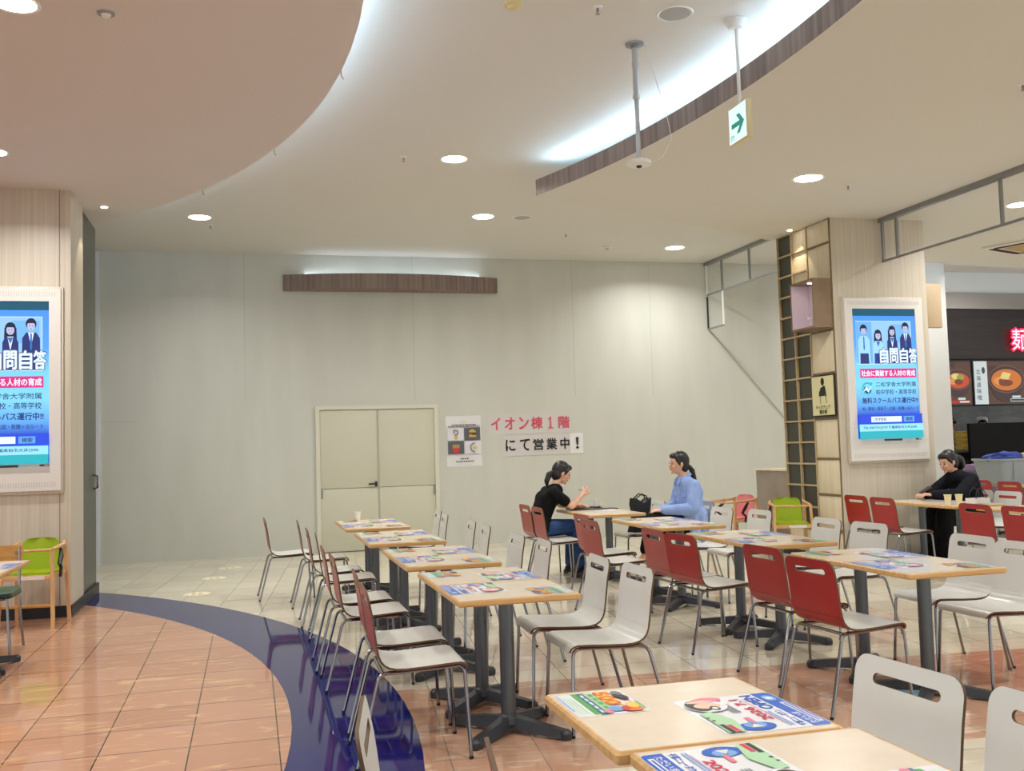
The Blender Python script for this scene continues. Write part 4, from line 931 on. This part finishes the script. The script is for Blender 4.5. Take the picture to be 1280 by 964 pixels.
Z_BR = em2('menu_brown', (92, 58, 42)); Z_BR2 = em2('menu_brown_dark', (66, 42, 32)); Z_BOWL = em2('menu_bowl', (66, 44, 42)); Z_RIM = em2('menu_rim', (116, 84, 74)); Z_SOUP = em2('menu_soup', (224, 124, 44)); Z_SOUP2 = em2('menu_soup_light', (240, 160, 80)); Z_BUT = em2('menu_butter', (242, 224, 142)); Z_MEAT = em2('menu_meat', (130, 62, 36)); Z_WH = em2('menu_white', (222, 232, 232)); Z_RD = em2('menu_red', (196, 36, 36)); Z_GR = em2('menu_green', (150, 176, 70)); Z_INKM = em2('menu_ink', (54, 60, 66)); Z_RSOUP = em2('menu_red_soup', (216, 78, 34))
def bowl(c, x, z, r, soup):
    c.ell(x, z - .06 * r / .3, r * .86, r * .80, Z_BOWL, 28); c.poly([(x - r * .35, z - r * .7), (x + r * .35, z - r * .7), (x + r * .30, z - r * .98), (x - r * .30, z - r * .98)], Z_BOWL)
    c.ell(x, z + .03, r, r * .66, Z_RIM, 30); c.ell(x, z + .03, r * .95, r * .60, Z_BOWL, 30); c.ell(x, z + .015, r * .84, r * .50, soup, 30); c.ell(x - r * .3, z + .0, r * .4, r * .2, Z_SOUP2, 18)
def menu(label, x0, x1, left):
    t = thing('menu_screen', label, 'menu board', ((x0 + x1) / 2, 14.99, 2.345), 0, 'lit menu boards of the noodle shop'); w, h = x1 - x0, .77
    b = MB(); b.box(-w / 2 - .025, w / 2 + .025, -.05, 0, -h / 2 - .03, h / 2 + .03, bev=.004); b.build('frame', M_BLACK, t)
    c = Canvas(lambda u, v, q: (u, -.051 - q, v), .0006); c.rect(-w / 2, -h / 2, w / 2, h / 2, Z_BR)
    for i in range(7): a = random.uniform(-w / 2, w / 2 - .2); z = random.uniform(-h / 2, h / 2 - .1); c.rect(a, z, a + .2, z + .09, Z_BR2)
    if left:
        bowl(c, .27, .03, .28, Z_RSOUP); c.ell(.22, .12, .09, .05, Z_BUT); c.ell(.32, .10, .08, .05, Z_GR); c.ell(.28, .02, .09, .05, Z_MEAT); c.rect(.25, -.30, .40, -.26, Z_WH); c.rect(.10, -.36, .50, -.31, Z_RD); c.rect(.28, -.35, .48, -.32, Z_WH)
    else:
        c.rect(-w / 2, -h / 2, -w / 2 + .28, h / 2, Z_WH); c.ell(-.355, .22, .035, .06, Z_INKM)
        for i, ch in enumerate('北海道味噌'): c.text(ch, -.51, .15 - .115 * i, -.42, .24 - .115 * i, Z_INKM, .01)
        bowl(c, .12, .03, .385, Z_SOUP); c.poly([(-.02, .08), (.16, .05), (.22, .16), (.05, .19)], Z_BUT); c.ell(.10, -.01, .15, .06, Z_MEAT); c.ell(.0, .03, .05, .03, Z_MEAT); c.ell(.2, -.0, .05, .03, Z_MEAT); c.rect(.22, -.28, .40, -.24, Z_WH); c.rect(.18, -.345, .48, -.29, Z_WH); c.rect(.19, -.335, .47, -.30, Z_INKM)
    c.build('screen', t)
menu('lit noodle menu board half hidden by the white column, red soup bowl', 11.32, 12.40, True); menu('lit noodle menu board with butter-topped orange soup bowl', 12.47, 13.58, False)
t = thing('neon_sign', 'glowing red shop-name character on the dark header', 'sign', (13.32, 14.99, 2.93))
c = Canvas(lambda u, v, q: (u, -.05 - q, v), .004); c.text('麺', -.012, -.012, .412, .392, mat('neon_red', (235, 20, 60), .3, emit=2.2), .06); c.text('麺', .0, .0, .40, .38, mat('neon_pink', (255, 160, 180), .3, emit=2.0), .0); c.build('lettering', t)
b = MB()
for x in (.08, .30): b.box(x - .02, x + .02, -.05, 0, .15, .19)
b.build('stand_off', M_BLACK, t)
# stacked yellow baskets, kitchen bits
for i in range(4):
    b = MB(); z = 1.162 + .085 * i; V = []
    for zz, k in ((z, .8), (z + .075, 1.0)): V += [(12.27 + sx * .075 * k, 15.1 + sy * .10 * k, zz) for sx, sy in ((-1, -1), (1, -1), (1, 1), (-1, 1))]
    b.add(V, [(3, 2, 1, 0), (0, 1, 5, 4), (1, 2, 6, 5), (2, 3, 7, 6), (3, 0, 4, 7)]); b.box(12.27 - .081, 12.27 + .081, 14.992, 15.208, z + .068, z + .078)
    o = b.build('basket', mat('basket_yellow', (222, 190, 84), .5)); tag(o, 'yellow basket on the service counter, %s of the stack of four' % ('lowest', 'second lowest', 'third', 'topmost')[i], 'basket', 'stack of yellow baskets')
t = thing('grey_tub', 'large grey plastic tub of folded cloths on a table before the shop', 'tub', (10.55, 11.95, TZ + .001))
M_TUB = mat('tub_grey', (150, 158, 162), .45); b = MB(); P = lambda k, z: [(x * k, y * k, z) for x, y in round_rect(-.46, .46, -.30, .30, .08, 4)]; A = P(.86, 0); B_ = P(1, .33); C_ = P(1.05, .335); D_ = P(1.05, .36); E_ = P(.97, .36); F_ = P(.85, .05); n = len(A); F = []
for k in range(5):
    for j in range(n): F.append((k * n + j, k * n + (j + 1) % n, (k + 1) * n + (j + 1) % n, (k + 1) * n + j))
F += [tuple(reversed(range(n))), tuple(range(5 * n, 6 * n))]; b.add(A + B_ + C_ + D_ + E_ + F_, F); b.build('tub_body', M_TUB, t)
b = MB()
for x in (-.25, .25): b.box(x - .006, x + .006, -.305, -.29, .06, .33)
b.build('rib', M_TUB, t)
def heap(x, y, z, rx, ry, rz_, m, label):
    bm = bmesh.new(); bmesh.ops.create_icosphere(bm, subdivisions=3, radius=1)
    for v in bm.verts: q = 1 + .12 * math.sin(9 * v.co.x + 4 * v.co.y) + .08 * math.sin(13 * v.co.y + 5 * v.co.z); v.co = Vector((v.co.x * rx * q, v.co.y * ry * q, v.co.z * rz_ * q))
    b = MB(); b.bm(bm); o = b.build('folded_cloth', m); o.location = (x, y, z); tag(o, label, 'cloth')
heap(10.42, 11.95, TZ + .34, .34, .20, .11, mat('cloth_blue', (42, 66, 150), .8), 'blue cloth heaped in the grey tub'); heap(10.80, 11.88, TZ + .35, .16, .18, .10, mat('cloth_yellow', (224, 180, 60), .8), 'yellow cloth heaped in the grey tub'); heap(10.62, 11.74, TZ + .37, .07, .05, .05, mat('cloth_tan', (212, 172, 120), .8), 'tan cloth tucked at the front of the grey tub')
b = MB(); b.lathe([(.24, 0), (.26, .03), (.26, .88), (.24, .96), (.10, .98)], n=28); o = b.build('drum', mat('drum_purple', (120, 98, 128), .5)); o.location = (10.93, 13.05, 0); k = MB(); k.lathe([(.265, .84), (.27, .85), (.27, .88), (.265, .89)], n=28); k.build('lid_band', mat('drum_band', (96, 80, 106), .5), o); tag(o, 'dull purple drum standing behind the grey tub', 'drum')

# ------------------------------------------------------------------ people
def capsule(mb, a, c, r0, r1, n=12):
    a, c = Vector(a), Vector(c); t = (c - a); L = max(t.length, 1e-5); t = t / L
    up = Vector((0, 0, 1)) if abs(t.z) < .9 else Vector((1, 0, 0)); x = t.cross(up).normalized(); y = x.cross(t).normalized()
    rings = []
    for k in range(1, 5): q = PI / 2 * k / 4; rings.append((a - t * r0 * math.cos(q), r0 * math.sin(q)))
    for k in range(4, 0, -1): q = PI / 2 * k / 4; rings.append((c + t * r1 * math.cos(q), r1 * math.sin(q)))
    V = [p + (x * math.cos(2 * PI * k / n) + y * math.sin(2 * PI * k / n)) * r for p, r in rings for k in range(n)]; F = []
    for i in range(len(rings) - 1):
        for k in range(n): F.append((i * n + k, i * n + (k + 1) % n, (i + 1) * n + (k + 1) % n, (i + 1) * n + k))
    o = len(V); V += [a - t * r0, c + t * r1]
    for k in range(n): F.append((o, (k + 1) % n, k)); F.append((o + 1, (len(rings) - 1) * n + k, (len(rings) - 1) * n + (k + 1) % n))
    mb.add(V, F)
def chain(mb, pts, rs):
    for i in range(len(pts) - 1): capsule(mb, pts[i], pts[i + 1], rs[i], rs[i + 1])
def union(mb, name, m, parent, vox=.006, smooth=4):
    me = bpy.data.meshes.new('tmp'); me.from_pydata(mb.v, [], mb.f)
    bm = bmesh.new(); bm.from_mesh(me); bmesh.ops.recalc_face_normals(bm, faces=bm.faces[:]); bm.to_mesh(me); bm.free()
    o = bpy.data.objects.new('tmp', me); COL.objects.link(o)
    r = o.modifiers.new('r', 'REMESH'); r.mode = 'VOXEL'; r.voxel_size = vox
    s = o.modifiers.new('s', 'SMOOTH'); s.factor = .5; s.iterations = smooth
    out = bpy.data.meshes.new_from_object(o.evaluated_get(bpy.context.evaluated_depsgraph_get()))
    bpy.data.objects.remove(o); bpy.data.meshes.remove(me); out.name = name
    out.materials.clear(); out.materials.append(m); out.polygons.foreach_set('use_smooth', [True] * len(out.polygons)); out.update()
    return link(name, out, parent)
def cloth(name, rgb, rgb2=None):
    m = streak(name, rgb, rgb2 or tuple(min(255, int(v * 1.12 + 3)) for v in rgb), (7, 7, 7), .85, spec=.2); N, L, b = nodes_of(m)
    if 'bumpy' not in m:
        m['bumpy'] = 1; nz = N.new('ShaderNodeTexNoise'); nz.inputs['Scale'].default_value = 14; nz.inputs['Detail'].default_value = 3; tc = N.new('ShaderNodeTexCoord'); L.new(tc.outputs['Object'], nz.inputs['Vector'])
        bp = N.new('ShaderNodeBump'); bp.inputs['Strength'].default_value = .5; bp.inputs['Distance'].default_value = .03; L.new(nz.outputs['Fac'], bp.inputs['Height']); L.new(bp.outputs[0], b.inputs['Normal'])
    return m
M_SKIN = mat('skin', (226, 176, 148), .5); M_HAIRB = streak('black_hair', (14, 12, 13), (30, 26, 26), (60, 60, 8), .4); M_LIP = mat('lips', (186, 92, 88), .5); M_EYE = mat('eye_dark', (24, 18, 18), .3)
def hand(mb, wrist, d, nrm, side, curl, thumb_in=.5):
    """d: where the fingers point, nrm: out of the back of the hand, side: +1 thumb towards d x nrm"""
    w, d, nrm = Vector(wrist), Vector(d).normalized(), Vector(nrm).normalized(); lat = d.cross(nrm).normalized() * side; nrm = lat.cross(d).normalized() * side
    if nrm.dot(Vector(nrm)) < 0: nrm = -nrm
    kn = w + d * .082
    for k in (-1, 0, 1): capsule(mb, w + lat * .018 * k + d * .02, kn + lat * .026 * k, .014, .012, 8)
    capsule(mb, w - d * .01, w + d * .03, .024, .020, 8)
    for i, (o, L) in enumerate(((.030, .068), (.010, .076), (-.010, .070), (-.029, .055))):
        p = kn + lat * o; ang = 0; r = .0088
        for seg, fr_ in enumerate((.45, .31, .24)):
            ang += curl * (.75, 1.0, .7)[seg]; q = p + (d * math.cos(ang) - nrm * math.sin(ang)) * L * fr_; capsule(mb, p, q, r, r - .0008, 8); p = q; r -= .0008
    p = w + lat * .022 + d * .02; q = p + (d * .6 + lat * .75 - nrm * .3 * thumb_in).normalized() * .042; s = q + (d * .9 + lat * .15 - nrm * .5 * thumb_in).normalized() * .03; capsule(mb, p, q, .013, .010, 8); capsule(mb, q, s, .010, .0085, 8)
def person(label, loc, rz, S):
    t = thing('person', label, 'person', loc, rz)
    hc = Vector(S['head']); pit = S.get('pitch', .2); yaw = S.get('yaw', 0.0)
    def H(f, l, h):
        p = Vector((f, l, h)); p.rotate(Matrix.Rotation(pit, 3, 'Y')); p.rotate(Matrix.Rotation(yaw, 3, 'Z')); return hc + p
    def ell(mb, c, r, seg=16):
        bm = bmesh.new(); bmesh.ops.create_uvsphere(bm, u_segments=seg, v_segments=12, radius=1)
        for v in bm.verts: v.co = H(c[0] + v.co.x * r[0], c[1] + v.co.y * r[1], c[2] + v.co.z * r[2])
        mb.bm(bm)
    B = MB(); V = Vector
    ell(B, (-.005, 0, .01), (.096, .073, .108)); ell(B, (.028, 0, -.055), (.056, .052, .058)); capsule(B, H(.088, 0, .008), H(.106, 0, -.022), .008, .0125, 8)
    for s in (-1, 1): ell(B, (-.008, s * .075, -.01), (.018, .010, .03), 10); ell(B, (.076, s * .034, -.028), (.016, .02, .02), 10)
    ell(B, (.082, 0, -.053), (.012, .024, .014), 10); ell(B, (.080, 0, -.092), (.014, .02, .014), 10)
    nb = V(S['neck']); capsule(B, nb, H(-.015, 0, -.07), .052, .047)
    hip, waist, chest = V(S['hip']), V(S['waist']), V(S['chest'])
    tor = [(hip, .085, .10), (waist, .06, .095), (chest, .075, .105), (nb - V((.0, 0, .04)), .06, .075)]
    def torso(mb, g, hem=None):
        for i in range(len(tor) - 1):
            p, w, r = tor[i]; q, w2, r2 = tor[i + 1]
            for s in (-1, -.33, .33, 1): capsule(mb, p + V((0, s * w, 0)), q + V((0, s * w2, 0)), r + g - .004 * abs(s), r2 + g - .012 * abs(s))
        for s in (0, 1):
            sh = V(S['arms'][s][0]); capsule(mb, nb - V((.01, 0, .035)), sh, .05 + g, .052 + g); capsule(mb, chest, sh, .09 + g, .05 + g)
    torso(B, 0)
    for s in (0, 1):
        sh, el, wr, hd, nr, curl = [S['arms'][s][k] for k in range(6)]
        chain(B, [V(sh), V(el), V(wr)], [.046, .036, .026]); hand(B, wr, hd, nr, 1 if s == 0 else -1, curl)
        k = V(el).lerp(V(wr), .35); capsule(B, el, k, .036, .037)
        hp, kn, an, to = [V(p) for p in S['legs'][s]]
        chain(B, [hp, kn, an], [.078, .054, .036]); capsule(B, kn, kn.lerp(an, .35), .054, .052); capsule(B, an + V((0, 0, -.02)), to, .035, .026)
    union(B, 'body', M_SKIN, t, S.get('vox', .0052), 3)
    # hair
    h = MB(); ell(h, (-.026, 0, .030), (.104, .084, .108)); ell(h, (.034, 0, .086), (.058, .066, .036)); ell(h, (-.05, 0, -.02), (.07, .078, .09))
    for s in (-1, 1): capsule(h, H(.045, s * .066, .07), H(.018, s * .077, -.005), .016, .010, 8)
    if S.get('tail'):
        pts = [H(*p) if len(p) == 3 else V(p[:3]) for p in S['tail']]; chain(h, pts, S['tail_r'])
    union(h, 'hair', S.get('hair', M_HAIRB), t, .006, 2)
    if S.get('tail') and S.get('tie'):
        k = MB(); k.ball(H(*S['tail'][0]), .022); k.build('hair_tie', M_WHITE, t)
    for s in (-1, 1):
        k = MB(); k.ball(H(.0865, s * .031, .006), (.007, .011, .0065)); k.build('eye', M_EYE, t)
        k = MB(); capsule(k, H(.089, s * .018, .026), H(.083, s * .046, .028), .003, .0025, 6); k.build('eyebrow', M_HAIRB, t)
    k = MB(); capsule(k, H(.094, -.017, -.055), H(.094, .017, -.055), .0055, .0055, 8); capsule(k, H(.096, -.008, -.055), H(.096, .008, -.055), .007, .007, 8); k.build('mouth', M_LIP, t)
    # clothes
    c = MB(); g = S.get('loose', .014); torso(c, g)
    for s in (0, 1):
        sh, el, wr = [V(p) for p in S['arms'][s][:3]]
        if S['sleeve'] == 'short': chain(c, [sh, sh.lerp(el, .62)], [.054 + g, .050 + g])
        else: chain(c, [sh, el, el.lerp(wr, .93)], [.052 + g, .046 + g, .032 + g * .8])
    for a, e, r0, r1 in S.get('shirt_extra', []): capsule(c, a, e, r0, r1)
    union(c, 'shirt', S['shirt'], t, .0075, 4)
    if S.get('collar'):
        k = MB(); chain(k, [nb + V((.075, -.045, .015)), nb + V((.0, -.075, .045)), nb + V((-.065, 0, .06)), nb + V((.0, .075, .045)), nb + V((.075, .045, .015))], [.016, .018, .02, .018, .016]); capsule(k, nb + V((.08, .045, .01)), nb + V((.105, .05, -.05)), .018, .010); capsule(k, nb + V((.08, -.045, .01)), nb + V((.105, -.05, -.05)), .018, .010); union(k, 'collar', S['shirt'], t, .006, 2)
    c = MB(); lg = S.get('leg_loose', .012)
    capsule(c, hip + V((0, -.07, -.01)), hip + V((0, .07, -.01)), .112, .112)
    for s in (0, 1):
        hp, kn, an, to = [V(p) for p in S['legs'][s]]; chain(c, [hp, kn, kn.lerp(an, S.get('leg_len', .92))], [.082 + lg, .062 + lg, .048 + lg * S.get('flare', 1)])
    union(c, 'trousers', S['trousers'], t, .0075, 4)
    for s in (0, 1):
        hp, kn, an, to = [V(p) for p in S['legs'][s]]; c = MB()
        if S['shoes'] == 'sandal':
            d = (to - an); c2 = MB(); capsule(c2, an + V((-.02, 0, -.055)), to + V((.02, 0, -.03)), .014, .014); union(c2, 'sandal', S['shoe_mat'], t, .006, 2)
        else:
            capsule(c, an + V((-.02, 0, -.03)), to, .043, .034); capsule(c, an, an + V((0, 0, -.03)), .042, .042); union(c, 'shoe', S['shoe_mat'], t, .006, 2)
    return t
M_TEE = cloth('tee_black', (16, 15, 16)); M_JEAN = cloth('jeans_blue', (40, 66, 112), (62, 90, 140)); M_BLUES = cloth('shirt_blue', (140, 166, 222), (160, 184, 232)); M_TRB = cloth('trousers_black', (18, 17, 19)); M_KNIT = cloth('knit_navy_black', (17, 18, 26)); M_CHEFW = cloth('chef_white', (220, 220, 218)); M_CHEFB = cloth('chef_brown', (110, 86, 66))
person('woman in a black T-shirt and jeans, ponytailed, eating at the back table', (3.125, 10.74, 0), 0, dict(
    head=(.275, 0, 1.135), pitch=.42, neck=(.185, 0, .985), hip=(0, 0, .545), waist=(.02, 0, .69), chest=(.085, 0, .845),
    arms=[((.13, .165, .925), (.315, .215, .765), (.46, .06, .768), (.8, -.5, -.02), (0, 0, 1), .35), ((.12, -.165, .925), (.315, -.20, .770), (.475, -.13, .895), (.75, .25, .45), (.3, -.9, .3), .75)],
    legs=[((.02, .085, .535), (.40, .10, .535), (.37, .10, .085), (.49, .11, .035)), ((.02, -.085, .535), (.40, -.10, .535), (.42, -.10, .085), (.54, -.11, .035))],
    tail=[(-.105, 0, -.02), (-.135, 0, -.07), (-.135, -.01, -.15), (-.105, -.01, -.21)], tail_r=[.022, .034, .03, .012], tie=True,
    sleeve='short', shirt=M_TEE, trousers=M_JEAN, shoes='shoe', shoe_mat=M_BLACK))
person('woman in a loose light blue shirt and black trousers, sitting with crossed legs', (4.60, 9.98, 0), PI, dict(
    head=(.115, 0, 1.215), pitch=.06, neck=(.045, 0, 1.035), hip=(0, 0, .55), waist=(-.01, 0, .72), chest=(.005, 0, .895),
    arms=[((.02, .175, .97), (.07, .235, .735), (.345, .07, .725), (.9, -.35, .0), (.0, .3, 1), .45), ((.02, -.175, .97), (.07, -.235, .735), (.345, -.05, .705), (.9, .35, .05), (.0, -.3, 1), .45)],
    legs=[((.02, .085, .545), (.44, .02, .63), (.545, .0, .255), (.655, .0, .175)), ((.02, -.085, .535), (.43, -.09, .525), (.38, -.09, .085), (.50, -.10, .035))],
    tail=[(-.115, 0, -.03), (-.155, 0, -.09), (-.17, 0, -.19), (-.16, 0, -.27)], tail_r=[.022, .03, .028, .010], tie=True, collar=True,
    sleeve='long', shirt=M_BLUES, loose=.024, trousers=M_TRB, shoes='sandal', shoe_mat=M_BLACK, leg_loose=.018, leg_len=.84,
    shirt_extra=[((-.05, .12, .66), (-.09, .15, .40), .10, .05), ((-.05, -.12, .66), (-.09, -.15, .42), .10, .05), ((-.06, 0, .7), (-.11, 0, .42), .11, .05), ((.05, .13, .66), (.03, .2, .47), .08, .05)]))
person('woman in black clothes leaning over her phone beside the display pillar', (7.95, 9.66, 0), PI, dict(
    head=(.30, 0, 1.135), pitch=.34, yaw=.12, neck=(.20, 0, .995), hip=(0, 0, .55), waist=(.03, 0, .70), chest=(.10, 0, .86),
    arms=[((.14, .175, .935), (.36, .24, .775), (.58, .07, .775), (.9, -.15, .12), (-.2, .2, .9), .5), ((.14, -.175, .935), (.36, -.23, .775), (.58, -.05, .775), (.9, .12, .12), (-.2, -.2, .9), .5)],
    legs=[((.02, .085, .535), (.46, .10, .54), (.50, .10, .085), (.62, .11, .035)), ((.02, -.085, .535), (.46, -.10, .54), (.44, -.10, .085), (.56, -.11, .035))],
    tail=[(-.10, 0, .02), (-.14, .03, -.03), (-.15, .02, -.10), (-.12, -.05, -.13)], tail_r=[.05, .05, .045, .03],
    sleeve='long', shirt=M_KNIT, loose=.026, trousers=M_TRB, shoes='shoe', shoe_mat=M_BLACK, leg_loose=.035, flare=1.6))
def worker(label, x, y, rz, shirt, hat):
    p = person(label, (x, y, 0), rz, dict(head=(.06, 0, 1.60), pitch=.25, neck=(0, 0, 1.42), hip=(0, 0, .92), waist=(0, 0, 1.08), chest=(.01, 0, 1.27), vox=.008,
        arms=[((.0, .17, 1.36), (.06, .22, 1.10), (.28, .14, 1.08), (1, 0, -.2), (0, 0, 1), .5), ((.0, -.17, 1.36), (.06, -.22, 1.10), (.28, -.14, 1.08), (1, 0, -.2), (0, 0, 1), .5)],
        legs=[((0, .09, .90), (.02, .10, .48), (0, .10, .09), (.12, .11, .035)), ((0, -.09, .90), (.02, -.10, .48), (0, -.10, .09), (.12, -.11, .035))],
        sleeve='long', shirt=shirt, trousers=M_TRB, shoes='shoe', shoe_mat=M_BLACK))
    k = MB(); k.lathe([(.098, .05), (.102, .09), (.104, .13), (.08, .165), (.02, .175)], (.045, 0, 1.59), 20); k.build('cap', hat, p)
worker('kitchen worker in a white cap behind the black screen panel', 13.38, 15.9, -PI / 2 - .5, M_CHEFW, M_WHITE)
worker('kitchen worker in a brown cap behind the black screen panel', 12.95, 16.3, -PI / 2 + .6, M_CHEFB, mat('cap_brown', (126, 104, 84), .7))
b = MB(); b.box(-.036, .036, -.004, .004, 0, .145, bev=.003); o = b.build('smartphone', mat('phone_back', (60, 56, 60), .25)); k = MB(); k.box(-.032, .032, .0042, .0048, .006, .139); k.build('screen', mat('phone_glass', (24, 26, 32), .1), o)
o.location = (7.27, 9.665, .795); o.rotation_euler = (math.radians(-62), 0, math.radians(-90)); tag(o, 'smartphone held in both hands by the woman in black', 'phone')
b = MB(); b.tube([(0, 0, 0), (.08, .01, .015)], .003, 6); b.ball((.095, .012, .02), (.018, .012, .006)); o = b.build('spoon', M_CHROME); o.location = (3.665, 10.615, .925); o.rotation_euler = (0, 0, PI - .4); tag(o, 'small spoon held up by the woman in the black T-shirt', 'spoon')
